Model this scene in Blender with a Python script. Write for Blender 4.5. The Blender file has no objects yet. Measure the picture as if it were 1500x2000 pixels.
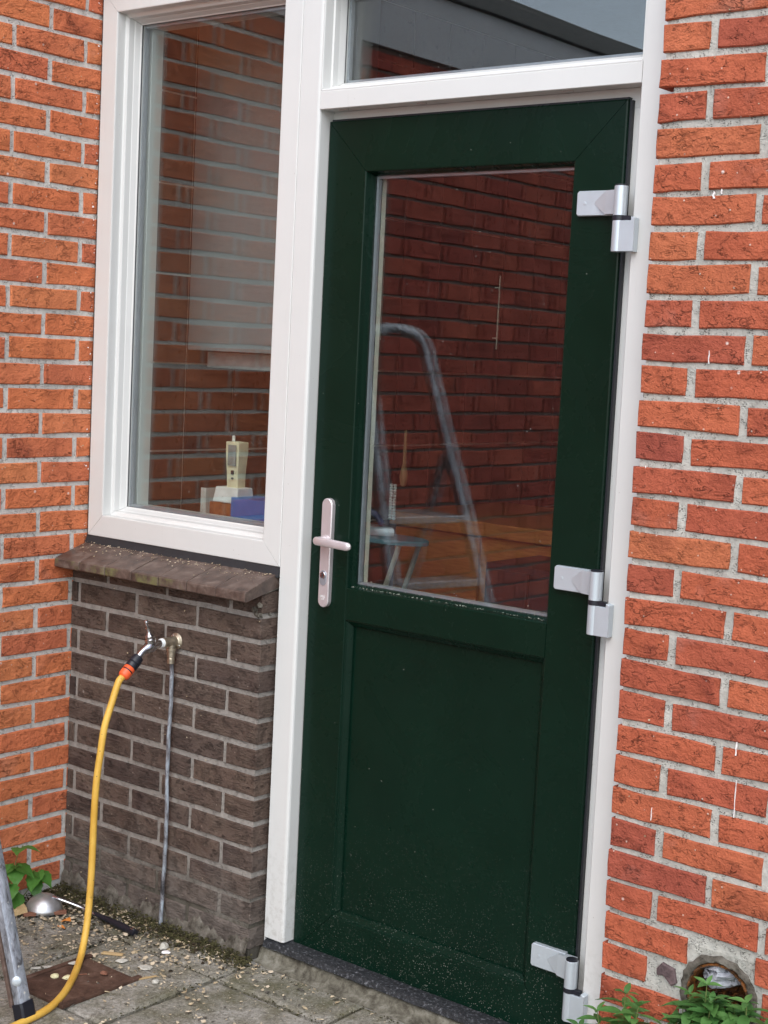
import bpy, bmesh, math, random
from mathutils import Vector, Matrix, Quaternion
random.seed(7)
R = random.random
def U(a, b): return a + (b - a) * R()
C = bpy.context.scene.collection
SC = bpy.context.scene
Z0 = 0.95                      # ground is z = 0; heights below are written relative to the window sill line and raised by Z0

# ------------------------------------------------------------------ camera, sky, sun, exposure
def make_camera():
    yaw, pit, roll = 0.67814, -0.10131, 0.04958
    f = Vector((-math.sin(yaw)*math.cos(pit), math.cos(yaw)*math.cos(pit), math.sin(pit)))
    r = Vector((math.cos(yaw), math.sin(yaw), 0)); u = r.cross(f)
    r2 = r*math.cos(roll) + u*math.sin(roll); u2 = -r*math.sin(roll) + u*math.cos(roll)
    cam = bpy.data.cameras.new('camera'); o = bpy.data.objects.new('camera', cam); C.objects.link(o)
    m = Matrix((r2, u2, -f)).transposed().to_4x4(); m.translation = Vector((3.0975, -2.6036, 0.4912+Z0))
    o.matrix_world = m
    cam.sensor_fit = 'HORIZONTAL'; cam.sensor_width = 36; cam.lens = 2974.8/1500*36
    cam.clip_start = 0.05; cam.clip_end = 500
    SC.camera = o
make_camera()
SUN_EL, SUN_AZ = math.radians(48), math.radians(150)      # azimuth measured from +y towards +x
w = bpy.data.worlds.new('World'); SC.world = w; w.use_nodes = True
nt = w.node_tree; bg = nt.nodes['Background']
sky = nt.nodes.new('ShaderNodeTexSky'); sky.sky_type = 'NISHITA'; sky.sun_disc = False
sky.sun_elevation = SUN_EL; sky.sun_rotation = SUN_AZ; sky.dust_density = 1.5; sky.air_density = 1.0; sky.ozone_density = 1
hs = nt.nodes.new('ShaderNodeHueSaturation'); hs.inputs['Saturation'].default_value = .62
nt.links.new(sky.outputs[0], hs.inputs['Color']); nt.links.new(hs.outputs[0], bg.inputs[0])
bg.inputs[1].default_value = 0.15
sl = bpy.data.lights.new('sun', 'SUN'); sl.energy = 0.80; sl.angle = math.radians(60); sl.color = (1, .985, .96)
so = bpy.data.objects.new('sun', sl); C.objects.link(so)
sd = Vector((math.sin(SUN_AZ)*math.cos(SUN_EL), math.cos(SUN_AZ)*math.cos(SUN_EL), math.sin(SUN_EL)))
so.rotation_euler = sd.to_track_quat('Z', 'Y').to_euler()
SC.view_settings.view_transform = 'Standard'; SC.view_settings.look = 'None'
SC.view_settings.exposure = 0.98; SC.view_settings.gamma = 1; SC.view_settings.use_curve_mapping = False
SC.render.engine = 'CYCLES'
try:
    SC.cycles.transparent_max_bounces = 24; SC.cycles.max_bounces = 9; SC.cycles.glossy_bounces = 5
    SC.cycles.caustics_reflective = False; SC.cycles.caustics_refractive = False
except Exception: pass

# ------------------------------------------------------------------ helpers
class MB:
    def __init__(s): s.v = []; s.f = []; s.mi = []; s.cur = 0
    def add(s, vs, fs):
        n = len(s.v); s.v += [tuple(v) for v in vs]
        for f in fs: s.f.append([i+n for i in f]); s.mi.append(s.cur)
    def box(s, x0, x1, y0, y1, z0, z1, M=None):
        vs = [Vector(p) for p in ((x0,y0,z0),(x1,y0,z0),(x1,y1,z0),(x0,y1,z0),(x0,y0,z1),(x1,y0,z1),(x1,y1,z1),(x0,y1,z1))]
        if M: vs = [M @ v for v in vs]
        s.add(vs, [(0,3,2,1),(4,5,6,7),(0,1,5,4),(1,2,6,5),(2,3,7,6),(3,0,4,7)])
    def tube(s, pts, r, n=12, caps=True, prof=None, twist=None):
        """tube along pts; r number or list; prof: list of (a,b) unit profile points"""
        pts = [Vector(p) for p in pts]; k = len(pts)
        rs = r if isinstance(r, (list, tuple)) else [r]*k
        pr = prof or [(math.cos(2*math.pi*i/n), math.sin(2*math.pi*i/n)) for i in range(n)]
        n = len(pr); vs = []
        up = Vector(twist) if twist else None
        for i, p in enumerate(pts):
            t = (pts[min(i+1, k-1)] - pts[max(i-1, 0)]).normalized()
            if up is None: up = Vector((0,0,1)) if abs(t.z) < .9 else Vector((1,0,0))
            a = up - t*up.dot(t)
            a.normalize(); b = t.cross(a); 
            if not twist: up = a
            for q in pr: vs.append(p + (a*q[0] + b*q[1])*rs[i])
        fs = []
        for i in range(k-1):
            for j in range(n): fs.append((i*n+j, i*n+(j+1)%n, (i+1)*n+(j+1)%n, (i+1)*n+j))
        if caps: fs.append(tuple(range(n-1, -1, -1))); fs.append(tuple(range((k-1)*n, k*n)))
        s.add(vs, fs)
    def lathe(s, base, axis, prof, n=20):
        """prof: list of (t along axis, radius)"""
        ax = Vector(axis).normalized(); up = Vector((0,0,1)) if abs(ax.z) < .9 else Vector((1,0,0))
        a = (up - ax*up.dot(ax)).normalized(); b = ax.cross(a); base = Vector(base); vs = []
        for t, r in prof:
            for j in range(n):
                th = 2*math.pi*j/n; vs.append(base + ax*t + (a*math.cos(th) + b*math.sin(th))*r)
        fs = [(i*n+j, i*n+(j+1)%n, (i+1)*n+(j+1)%n, (i+1)*n+j) for i in range(len(prof)-1) for j in range(n)]
        fs.append(tuple(range(n-1, -1, -1))); fs.append(tuple(range((len(prof)-1)*n, len(prof)*n)))
        s.add(vs, fs)
    def prism(s, poly, y0, y1, ch=0, plane='xz'):
        """extrude outline (x,z) from y0 (front) to y1 with a front chamfer ch"""
        n = len(poly); cx = sum(p[0] for p in poly)/n; cz = sum(p[1] for p in poly)/n
        area = sum(poly[i][0]*poly[(i+1)%n][1]-poly[(i+1)%n][0]*poly[i][1] for i in range(n))
        if area < 0: poly = poly[::-1]
        def inset(d):
            out = []
            for i in range(n):
                p, a, b = Vector(poly[i]), Vector(poly[i-1]), Vector(poly[(i+1)%n])
                e1 = (p-a).normalized(); e2 = (b-p).normalized(); m = (e1+e2)
                nn = Vector((-m.y, m.x)); nn = nn.normalized() if nn.length > 1e-6 else Vector((0,0))
                out.append(p + nn*d)
            return out
        rings = [(inset(0), y1), (inset(0), y0+(ch if ch else 0))]
        if ch: rings.append((inset(ch), y0))
        vs = [(p[0], y, p[1]) for ring, y in rings for p in ring]
        k = len(rings)
        fs = [(i*n+j, (i+1)*n+j, (i+1)*n+(j+1)%n, i*n+(j+1)%n) for i in range(k-1) for j in range(n)]
        fs.append(tuple(range(0, n))[::-1]); fs.append(tuple(range((k-1)*n, k*n)))
        s.add(vs, fs)
    def mesh(s, name, mats, smooth=False):
        me = bpy.data.meshes.new(name); me.from_pydata(s.v, [], s.f)
        for m in (mats if isinstance(mats, (list, tuple)) else [mats]): me.materials.append(m)
        if any(s.mi): me.polygons.foreach_set('material_index', s.mi)
        bm = bmesh.new(); bm.from_mesh(me); bmesh.ops.recalc_face_normals(bm, faces=bm.faces); bm.to_mesh(me); bm.free()
        if smooth:
            me.shade_smooth()
            try: me.set_sharp_from_angle(angle=math.radians(smooth if smooth is not True else 40))
            except Exception: pass
        me.update(); return me
    def build(s, name, mats, parent=None, smooth=False):
        return link(name, s.mesh(name, mats, smooth), parent)
def link(name, me, parent=None):
    o = bpy.data.objects.new(name, me); C.objects.link(o)
    if parent:
        o.parent = parent; o.matrix_parent_inverse = Matrix.Translation(-parent.location)
    return o
def empty(name, loc, label, cat, group=None):
    o = bpy.data.objects.new(name, None); C.objects.link(o); o.location = loc; o.empty_display_size = .05
    o['label'] = label; o['category'] = cat; o['kind'] = 'thing'
    if group: o['group'] = group
    return o
def tag(o, label=None, cat=None, group=None, kind=None):
    if label: o['label'] = label
    if cat: o['category'] = cat
    if group: o['group'] = group
    if kind: o['kind'] = kind
    return o
def bevel(o, w=.001, seg=2):
    m = o.modifiers.new('bevel', 'BEVEL'); m.width = w; m.segments = seg; m.limit_method = 'ANGLE'; m.angle_limit = math.radians(35)
    return o
def smoothpath(P, n=8):
    """Catmull-Rom through P"""
    P = [Vector(p) for p in P]; Q = [P[0]*2-P[1]] + P + [P[-1]*2-P[-2]]; out = []
    for i in range(1, len(Q)-2):
        a, b, c, d = Q[i-1], Q[i], Q[i+1], Q[i+2]
        for k in range(n):
            t = k/n
            out.append(.5*((2*b)+(c-a)*t+(2*a-5*b+4*c-d)*t*t+(3*b-a-3*c+d)*t**3))
    out.append(P[-1]); return out

# ------------------------------------------------------------------ materials
class NT:
    def __init__(s, name):
        s.m = bpy.data.materials.new(name); s.m.use_nodes = True; s.t = s.m.node_tree
        s.b = s.t.nodes['Principled BSDF']; s.out = s.t.nodes['Material Output']
    def n(s, typ, **k):
        nd = s.t.nodes.new(typ)
        for a, b in k.items():
            if a in nd.inputs.keys() if isinstance(a, str) else False: pass
            setattr(nd, a, b)
        return nd
    def l(s, a, b): s.t.links.new(a, b)
    def setin(s, nd, **k):
        for a, v in k.items():
            i = nd.inputs[a.replace('_', ' ')]
            if hasattr(v, 'links') or isinstance(v, bpy.types.NodeSocket): s.l(v, i)
            else: i.default_value = v
    def coord(s, scale=(1,1,1), rnd=False, kind='Object'):
        tc = s.n('ShaderNodeTexCoord'); v = tc.outputs[kind]
        if rnd:
            oi = s.n('ShaderNodeObjectInfo'); a = s.n('ShaderNodeVectorMath', operation='SCALE'); a.inputs[0].default_value = (37.1, 91.7, 53.3)
            s.l(oi.outputs['Random'], a.inputs['Scale']); b = s.n('ShaderNodeVectorMath', operation='ADD'); s.l(v, b.inputs[0]); s.l(a.outputs[0], b.inputs[1]); v = b.outputs[0]
        if scale != (1,1,1):
            c = s.n('ShaderNodeVectorMath', operation='MULTIPLY'); s.l(v, c.inputs[0]); c.inputs[1].default_value = scale; v = c.outputs[0]
        return v
    def noise(s, v, scale, detail=4, rough=.6, dist=0, lac=2):
        nd = s.n('ShaderNodeTexNoise'); s.l(v, nd.inputs['Vector'])
        nd.inputs['Scale'].default_value = scale; nd.inputs['Detail'].default_value = detail; nd.inputs['Roughness'].default_value = rough; nd.inputs['Distortion'].default_value = dist
        return nd.outputs['Fac']
    def vor(s, v, scale, feature='F1', rand=1):
        nd = s.n('ShaderNodeTexVoronoi', feature=feature); s.l(v, nd.inputs['Vector']); nd.inputs['Scale'].default_value = scale
        nd.inputs['Randomness'].default_value = rand
        return nd
    def ramp(s, fac, stops, interp='LINEAR'):
        nd = s.n('ShaderNodeValToRGB'); s.l(fac, nd.inputs[0]); cr = nd.color_ramp; cr.interpolation = interp
        while len(cr.elements) < len(stops): cr.elements.new(.5)
        for e, (p, c) in zip(cr.elements, stops):
            e.position = p; e.color = (c, c, c, 1) if isinstance(c, (int, float)) else (*c, 1)
        return nd.outputs[0]
    def math(s, op, a, b=None, c=None, clamp=False):
        nd = s.n('ShaderNodeMath', operation=op); nd.use_clamp = clamp
        for i, x in enumerate((a, b, c)):
            if x is None: continue
            if isinstance(x, (int, float)): nd.inputs[i].default_value = x
            else: s.l(x, nd.inputs[i])
        return nd.outputs[0]
    def mix(s, fac, a, b, mode='MIX'):
        nd = s.n('ShaderNodeMix', data_type='RGBA', blend_type=mode)
        for i, x in ((0, fac), (6, a), (7, b)):
            if isinstance(x, (int, float)): nd.inputs[i].default_value = x if i == 0 else (x, x, x, 1)
            elif isinstance(x, tuple): nd.inputs[i].default_value = (*x, 1)
            else: s.l(x, nd.inputs[i])
        return nd.outputs[2]
    def bump(s, h, dist=.002, strength=1, prev=None):
        nd = s.n('ShaderNodeBump'); s.l(h, nd.inputs['Height']); nd.inputs['Distance'].default_value = dist; nd.inputs['Strength'].default_value = strength
        if prev is not None: s.l(prev, nd.inputs['Normal'])
        return nd.outputs[0]
    def fin(s, color=None, rough=None, normal=None, metal=None, spec=None):
        b = s.b
        for k, v in (('Base Color', color), ('Roughness', rough), ('Normal', normal), ('Metallic', metal), ('Specular IOR Level', spec)):
            if v is None: continue
            if isinstance(v, tuple): b.inputs[k].default_value = (*v, 1)
            elif isinstance(v, (int, float)): b.inputs[k].default_value = v
            else: s.l(v, b.inputs[k])
        return s.m

def simple(name, col, rough=.5, metal=0, nscale=40, namt=.15, bumpd=.0003, spec=.5):
    t = NT(name); v = t.coord(rnd=True)
    n = t.noise(v, nscale, 5, .65)
    lo = tuple(c*(1-namt) for c in col); hi = tuple(min(1, c*(1+namt)) for c in col)
    c = t.ramp(n, [(.3, lo), (.7, hi)])
    rr = t.math('ADD', t.math('MULTIPLY', n, .2), rough-.1)
    return t.fin(c, rr, t.bump(t.noise(v, nscale*6, 3), bumpd), metal, spec)

def brick_mat(name, cols, creaseshade, stretched=False, specks=.5, grime=False):
    t = NT(name); v = t.coord(rnd=True)
    oi = t.n('ShaderNodeObjectInfo'); at = t.n('ShaderNodeAttribute', attribute_name='rnd')
    rnd = t.math('FRACT', t.math('ADD', oi.outputs['Random'], at.outputs['Fac']))
    k = len(cols); base = t.ramp(rnd, [(i/(k-1), c) for i, c in enumerate(cols)])
    big = t.noise(v, 14, 4, .6, .4)
    base = t.mix(t.ramp(big, [(.35, 0), (.7, .55)]), base, t.mix(1, base, (.62, .55, .6), 'MULTIPLY'))
    fine = t.noise(v, 260, 3, .7)
    base = t.mix(t.ramp(fine, [(.3, .45), (.7, 0)]), base, t.mix(1, base, (.6, .5, .5), 'MULTIPLY'))
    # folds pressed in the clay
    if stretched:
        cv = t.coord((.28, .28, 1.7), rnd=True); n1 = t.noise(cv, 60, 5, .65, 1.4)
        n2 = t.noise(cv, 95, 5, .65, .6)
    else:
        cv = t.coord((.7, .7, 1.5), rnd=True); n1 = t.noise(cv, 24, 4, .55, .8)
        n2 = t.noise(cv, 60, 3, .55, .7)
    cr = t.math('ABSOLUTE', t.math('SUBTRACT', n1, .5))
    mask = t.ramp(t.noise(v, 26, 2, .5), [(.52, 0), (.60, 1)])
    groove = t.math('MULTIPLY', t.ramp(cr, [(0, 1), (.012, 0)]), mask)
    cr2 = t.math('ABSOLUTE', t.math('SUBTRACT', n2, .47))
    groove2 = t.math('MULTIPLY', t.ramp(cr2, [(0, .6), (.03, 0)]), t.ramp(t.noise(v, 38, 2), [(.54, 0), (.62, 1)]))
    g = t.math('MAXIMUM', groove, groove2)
    base = t.mix(t.math('MULTIPLY', g, creaseshade), base, t.mix(1, base, (.25, .2, .2), 'MULTIPLY'))  # shade inside the grooves, painted into the brick colour
    # pale grit and paint specks
    vr = t.vor(v, 95); sp = t.math('MULTIPLY', t.ramp(vr.outputs['Distance'], [(.13, 1), (.2, 0)]), t.ramp(t.math('FRACT', t.math('MULTIPLY', vr.outputs['Color'], 7.31)), [(.90, 0), (.93, specks)]))
    base = t.mix(sp, base, (.75, .6, .5))
    vr2 = t.vor(v, 28); sp2 = t.math('MULTIPLY', t.ramp(vr2.outputs['Distance'], [(.07, 1), (.12, 0)]), t.ramp(t.math('FRACT', t.math('MULTIPLY', vr2.outputs['Color'], 3.7)), [(.88, 0), (.9, specks)]))
    base = t.mix(sp2, base, (.85, .75, .68))
    burnt = t.math('MULTIPLY', t.ramp(t.noise(v, 6.5, 3, .55), [(.57, 0), (.68, .6)]), t.ramp(rnd, [(.3, 0), (.75, 1)]))
    base = t.mix(burnt, base, t.mix(1, base, (.50,.42,.50), 'MULTIPLY'))
    # mortar haze on some patches
    hz = t.ramp(t.noise(v, 9, 3, .6), [(.62, 0), (.80, .14)])
    base = t.mix(hz, base, (.42, .38, .36))
    if grime:
        geo = t.n('ShaderNodeNewGeometry'); sx = t.n('ShaderNodeSeparateXYZ'); t.l(geo.outputs['Position'], sx.inputs[0])
        gz = t.math('ADD', sx.outputs['Z'], t.math('MULTIPLY', t.noise(geo.outputs['Position'], 9, 4, .6), .35))
        base = t.mix(t.ramp(gz, [(.22, .75), (.42, 0)]), base, (.19, .165, .145))
    h = t.math('ADD', t.math('ADD', t.math('MULTIPLY', t.math('MULTIPLY', n1, 1.5), t.ramp(t.noise(v, 13, 2), [(.40, .25), (.62, 1)])), t.math('MULTIPLY', t.noise(v, 95, 4, .65), .6)), t.math('MULTIPLY', fine, .5))
    h = t.math('SUBTRACT', h, t.math('MULTIPLY', g, .8))
    h = t.math('ADD', h, t.math('MULTIPLY', sp, .15))
    nrm = t.bump(h, .0075 if not stretched else .0085)
    return t.fin(base, .86, nrm, 0, .25)

def mortar_mat(name, a, b, pits=True, grime=False):
    t = NT(name); v = t.coord()
    n = t.noise(v, 60, 6, .7); n2 = t.noise(v, 8, 4, .6)
    c = t.ramp(n, [(.3, a), (.68, b)])
    c = t.mix(t.ramp(n2, [(.4, 0), (.7, .4)]), c, tuple(x*.62 for x in a))
    vv = t.coord((1, 1, 1.7)); vr = t.vor(vv, 260)
    pit = t.math('MULTIPLY', t.ramp(vr.outputs['Distance'], [(.22, 1), (.42, 0)]), t.ramp(t.noise(v, 75, 3), [(.50, 0), (.60, 1)]))
    if pits: c = t.mix(t.math('MULTIPLY', pit, .5), c, (.06, .055, .05))
    if grime:
        geo = t.n('ShaderNodeNewGeometry'); sx = t.n('ShaderNodeSeparateXYZ'); t.l(geo.outputs['Position'], sx.inputs[0])
        gz = t.math('ADD', sx.outputs['Z'], t.math('MULTIPLY', t.noise(geo.outputs['Position'], 11, 5, .65), .3))
        c = t.mix(t.ramp(gz, [(.2, .85), (.36, 0)]), c, (.07, .062, .045))
    h = t.math('SUBTRACT', t.math('ADD', t.math('MULTIPLY', n, .7), t.math('MULTIPLY', t.noise(v, 320, 3), .4)), t.math('MULTIPLY', pit, .9))
    return t.fin(c, .95, t.bump(h, .004), 0, .15)

M = {}
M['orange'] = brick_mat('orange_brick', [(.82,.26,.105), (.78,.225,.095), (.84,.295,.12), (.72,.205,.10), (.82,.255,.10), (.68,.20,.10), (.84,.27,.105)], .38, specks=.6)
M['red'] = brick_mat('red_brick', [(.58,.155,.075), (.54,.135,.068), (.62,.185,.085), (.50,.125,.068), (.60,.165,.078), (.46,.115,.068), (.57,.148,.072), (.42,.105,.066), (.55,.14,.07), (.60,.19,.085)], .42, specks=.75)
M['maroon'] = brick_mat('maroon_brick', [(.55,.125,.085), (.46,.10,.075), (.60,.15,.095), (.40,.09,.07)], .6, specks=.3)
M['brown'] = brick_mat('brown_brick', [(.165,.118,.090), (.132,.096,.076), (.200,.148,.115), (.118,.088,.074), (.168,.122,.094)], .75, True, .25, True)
M['tile'] = None
M['mortarL'] = mortar_mat('mortar_pale', (.54,.53,.49), (.78,.76,.71))
M['mortarR'] = mortar_mat('mortar_rough', (.40,.397,.36), (.61,.60,.545))
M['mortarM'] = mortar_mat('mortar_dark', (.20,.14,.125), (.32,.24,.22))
M['mortarB'] = mortar_mat('mortar_grey', (.27,.248,.225), (.40,.372,.34), False, True)
def white_mat():
    t = NT('white_upvc'); g = t.n('ShaderNodeNewGeometry'); P = g.outputs['Position']
    n = t.noise(P, 7, 4); c = t.ramp(n, [(.3, (.665,.670,.652)), (.7, (.690,.695,.676))])
    ps = t.n('ShaderNodeVectorMath', operation='MULTIPLY'); t.l(P, ps.inputs[0]); ps.inputs[1].default_value = (1,1,.12)
    st = t.ramp(t.noise(ps.outputs[0], 90, 4, .65), [(.60, 0), (.80, .16)]); c = t.mix(st, c, (.42,.40,.36))
    sx = t.n('ShaderNodeSeparateXYZ'); t.l(P, sx.inputs[0])
    low = t.math('MULTIPLY', t.ramp(sx.outputs['Z'], [(.02, 1), (.35, 0)]), t.ramp(t.noise(P, 55, 5, .7), [(.48, 0), (.66, .5)])); c = t.mix(low, c, (.33,.31,.26))
    vr = t.vor(P, 60); sp = t.math('MULTIPLY', t.ramp(vr.outputs['Distance'], [(.05, 1), (.08, 0)]), t.math('GREATER_THAN', t.math('FRACT', t.math('MULTIPLY', vr.outputs['Color'], 5.9)), .90)); c = t.mix(t.math('MULTIPLY', sp, .5), c, (.30,.25,.2))
    return t.fin(c, .36, None, 0, .5)
M['white'] = white_mat()
def seal_mat(name, col, r=.55): return simple(name, col, r, 0, 60, .2, .0002)
M['black'] = seal_mat('black_rubber', (.012,.014,.018), .45)
M['bitumen'] = seal_mat('black_membrane', (.02,.021,.024), .6)
M['spacer'] = simple('spacer_metal', (.42,.45,.50), .4, .6, 30, .05)
M['alu'] = simple('satin_aluminium', (.60,.67,.72), .38, .45, 25, .03, .00005)
M['alud'] = simple('satin_aluminium_warm', (.72,.66,.67), .34, .55, 25, .05, .00005)
M['steel'] = simple('chrome_steel', (.62,.62,.64), .16, 1, 30, .1, .0001)
M['satin'] = simple('brushed_steel', (.62,.62,.63), .38, .8, 60, .15, .0001)
M['brass'] = simple('old_nickel_brass', (.50,.44,.34), .36, .85, 90, .35, .0006)
M['tape'] = simple('white_thread_tape', (.75,.78,.78), .6, 0, 90, .1, .0005)
def green():
    t = NT('dark_green_foil'); v = t.coord(kind='Object')
    geo = t.n('ShaderNodeNewGeometry'); P = geo.outputs['Position']
    sx = t.n('ShaderNodeSeparateXYZ'); t.l(P, sx.inputs[0])
    c = t.ramp(t.noise(P, 6, 4), [(.3, (.0022,.0135,.0078)), (.7, (.0030,.0170,.0098))])
    # cement dust splashed up from the paving: dense low down, a few dots above
    def specks(scale, r0, r1, thr):
        pv = t.n('ShaderNodeVectorMath', operation='ADD'); t.l(P, pv.inputs[0])
        nz = t.n('ShaderNodeTexNoise'); t.l(P, nz.inputs['Vector']); nz.inputs['Scale'].default_value = 90
        sc = t.n('ShaderNodeVectorMath', operation='SCALE'); t.l(nz.outputs['Color'], sc.inputs[0]); sc.inputs['Scale'].default_value = .006
        t.l(sc.outputs[0], pv.inputs[1])
        vr = t.vor(pv.outputs[0], scale); s = t.ramp(vr.outputs['Distance'], [(r0, 1), (r1, 0)])
        keep = t.math('FRACT', t.math('MULTIPLY', vr.outputs['Color'], 5.17))
        return t.math('MULTIPLY', s, t.math('GREATER_THAN', keep, thr))
    low = t.math('MULTIPLY', t.ramp(sx.outputs['Z'], [(.0, 1), (.10, .8), (.22, .35), (.42, .05), (1, 0)]), t.math('MULTIPLY', t.ramp(t.noise(P, 16, 4, .6), [(.38, .15), (.62, 1)]), t.ramp(t.noise(P, 60, 3, .6), [(.35, .3), (.6, 1)])))
    d = t.math('MULTIPLY', specks(240, .15, .32, .55), low)
    d2 = t.math('MULTIPLY', specks(110, .08, .14, .72), t.math('ADD', t.math('MULTIPLY', low, .8), .06))
    d3 = t.math('MULTIPLY', specks(26, .028, .042, .45), .5)
    dd = t.math('MAXIMUM', t.math('MAXIMUM', d, d2), d3)
    c = t.mix(t.math('MULTIPLY', dd, .75), c, (.36,.37,.32))
    rr = t.math('ADD', t.math('MULTIPLY', dd, .4), t.ramp(t.noise(P, 5, 5, .7, .6), [(.35, .22), (.7, .36)]))
    return t.fin(c, rr, t.bump(t.noise(t.coord((1,1,.25)), 900, 2), .00004), 0, .20)
M['green'] = green()
def glass():
    t = NT('window_glass'); t.t.nodes.remove(t.b)
    g = t.n('ShaderNodeNewGeometry')
    d = t.n('ShaderNodeVectorMath', operation='DOT_PRODUCT'); t.l(g.outputs['Normal'], d.inputs[0]); t.l(g.outputs['Incoming'], d.inputs[1])
    c = t.math('SUBTRACT', 1, t.math('ABSOLUTE', d.outputs['Value']))
    p5 = t.math('POWER', c, 5); F = t.math('ADD', t.math('MULTIPLY', p5, .91), .071)
    tr = t.n('ShaderNodeBsdfTransparent'); tr.inputs[0].default_value = (.965,.98,.972,1)
    gl = t.n('ShaderNodeBsdfGlossy'); gl.inputs['Roughness'].default_value = .0
    t.l(t.bump(t.noise(t.coord(), 3.0, 1), .00022), gl.inputs['Normal'])
    mx = t.n('ShaderNodeMixShader'); t.l(F, mx.inputs[0]); t.l(tr.outputs[0], mx.inputs[1]); t.l(gl.outputs[0], mx.inputs[2])
    # faint dust and drip marks
    v = t.coord((1,1,.08)); st = t.ramp(t.noise(v, 120, 3, .6), [(.66, 0), (.80, .10)])
    vr = t.vor(t.coord(), 42); dots = t.math('MULTIPLY', t.ramp(vr.outputs['Distance'], [(.05, 1), (.075, 0)]), t.math('GREATER_THAN', t.math('FRACT', t.math('MULTIPLY', vr.outputs['Color'], 4.7)), .86))
    df = t.n('ShaderNodeBsdfDiffuse'); df.inputs[0].default_value = (.6,.58,.55,1)
    m2 = t.n('ShaderNodeMixShader'); t.l(t.math('MAXIMUM', t.math('MULTIPLY', st, .4), t.math('MULTIPLY', dots, .35)), m2.inputs[0]); t.l(mx.outputs[0], m2.inputs[1]); t.l(df.outputs[0], m2.inputs[2])
    t.l(m2.outputs[0], t.out.inputs[0]); return t.m
M['glass'] = glass()
def paver():
    t = NT('paver_concrete'); g = t.n('ShaderNodeNewGeometry'); P = g.outputs['Position']
    n = t.noise(P, 12, 6, .65, .4); n2 = t.noise(P, 110, 5, .75, .8); n3 = t.noise(P, 3.5, 4, .6)
    c = t.ramp(n2, [(.30, (.15,.138,.115)), (.48, (.33,.312,.27)), (.66, (.52,.495,.44))])
    c = t.mix(t.ramp(n, [(.40, 0), (.62, .8)]), c, t.mix(1, c, (.50,.48,.37), 'MULTIPLY'))
    c = t.mix(t.ramp(n3, [(.50, 0), (.66, .5)]), c, (.095,.095,.040))
    vr = t.vor(P, 200); sp = t.math('MULTIPLY', t.ramp(vr.outputs['Distance'], [(.25, 1), (.38, 0)]), t.math('GREATER_THAN', t.math('FRACT', t.math('MULTIPLY', vr.outputs['Color'], 6.1)), .84))
    c = t.mix(sp, c, (.46,.42,.34))
    h = t.math('ADD', t.math('ADD', n2, t.math('MULTIPLY', n, .8)), t.math('MULTIPLY', sp, .35))
    return t.fin(c, .92, t.bump(h, .0055), 0, .2)
M['paver'] = paver()
def noisy(name, stops, scale, rough=.9, bd=.003, detail=6, dist=.3, metal=0, spec=.25, cs=(1,1,1)):
    t = NT(name); v = t.coord(cs, rnd=True); n = t.noise(v, scale, detail, .68, dist)
    return t.fin(t.ramp(n, stops), rough, t.bump(t.math('ADD', n, t.math('MULTIPLY', t.noise(v, scale*5, 3), .3)), bd), metal, spec)
M['soil'] = noisy('damp_soil', [(.3, (.022,.016,.010)), (.55, (.055,.040,.024)), (.75, (.10,.085,.05))], 70, .95, .006)
M['moss'] = noisy('moss_and_dirt', [(.3, (.018,.016,.010)), (.5, (.06,.055,.022)), (.75, (.13,.12,.06))], 55, .95, .006)
M['render'] = noisy('grey_cement_base', [(.34, (.035,.030,.022)), (.48, (.11,.098,.08)), (.62, (.17,.155,.13)), (.78, (.28,.26,.23))], 36, .95, .006)
M['step'] = noisy('threshold_concrete', [(.36, (.055,.048,.036)), (.52, (.14,.130,.10)), (.75, (.29,.275,.23))], 34, .9, .003)
M['granite'] = noisy('black_gritty_threshold', [(.35, (.008,.009,.011)), (.56, (.022,.024,.028)), (.66, (.16,.165,.18)), (.78, (.3,.3,.31))], 150, .6, .003, spec=.5)
def hose_mat():
    t = NT('yellow_hose_rubber'); v = t.coord(); n = t.noise(v, 14, 4)
    c = t.ramp(n, [(.3, (.64,.36,.055)), (.7, (.82,.52,.10))])
    d = t.ramp(t.noise(t.coord((1,1,.5)), 75, 5, .7, .8), [(.60, 0), (.72, .55)]); c = t.mix(d, c, (.20,.12,.04))
    vr = t.vor(v, 120); sp = t.math('MULTIPLY', t.ramp(vr.outputs['Distance'], [(.12, 1), (.2, 0)]), t.math('GREATER_THAN', t.math('FRACT', t.math('MULTIPLY', vr.outputs['Color'], 5.3)), .90))
    c = t.mix(sp, c, (.14,.09,.04))
    return t.fin(c, t.ramp(n, [(.3, .34), (.7, .55)]), t.bump(t.noise(v, 220, 2), .0004), 0, .45)
M['hose'] = hose_mat()
M['orangeplastic'] = simple('orange_plastic', (.85,.12,.035), .4, 0, 30, .08)
M['blackplastic'] = simple('black_plastic', (.012,.013,.02), .4, 0, 30, .1)
def lead():
    t = NT('corroded_pipe'); v = t.coord((1,1,.35)); n = t.noise(v, 60, 5, .7, .6)
    c = t.ramp(n, [(.36, (.05,.05,.055)), (.47, (.22,.22,.24)), (.6, (.40,.46,.52)), (.75, (.55,.62,.68))])
    return t.fin(c, .5, t.bump(n, .002), .35, .4)
M['pipe'] = lead()
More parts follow.
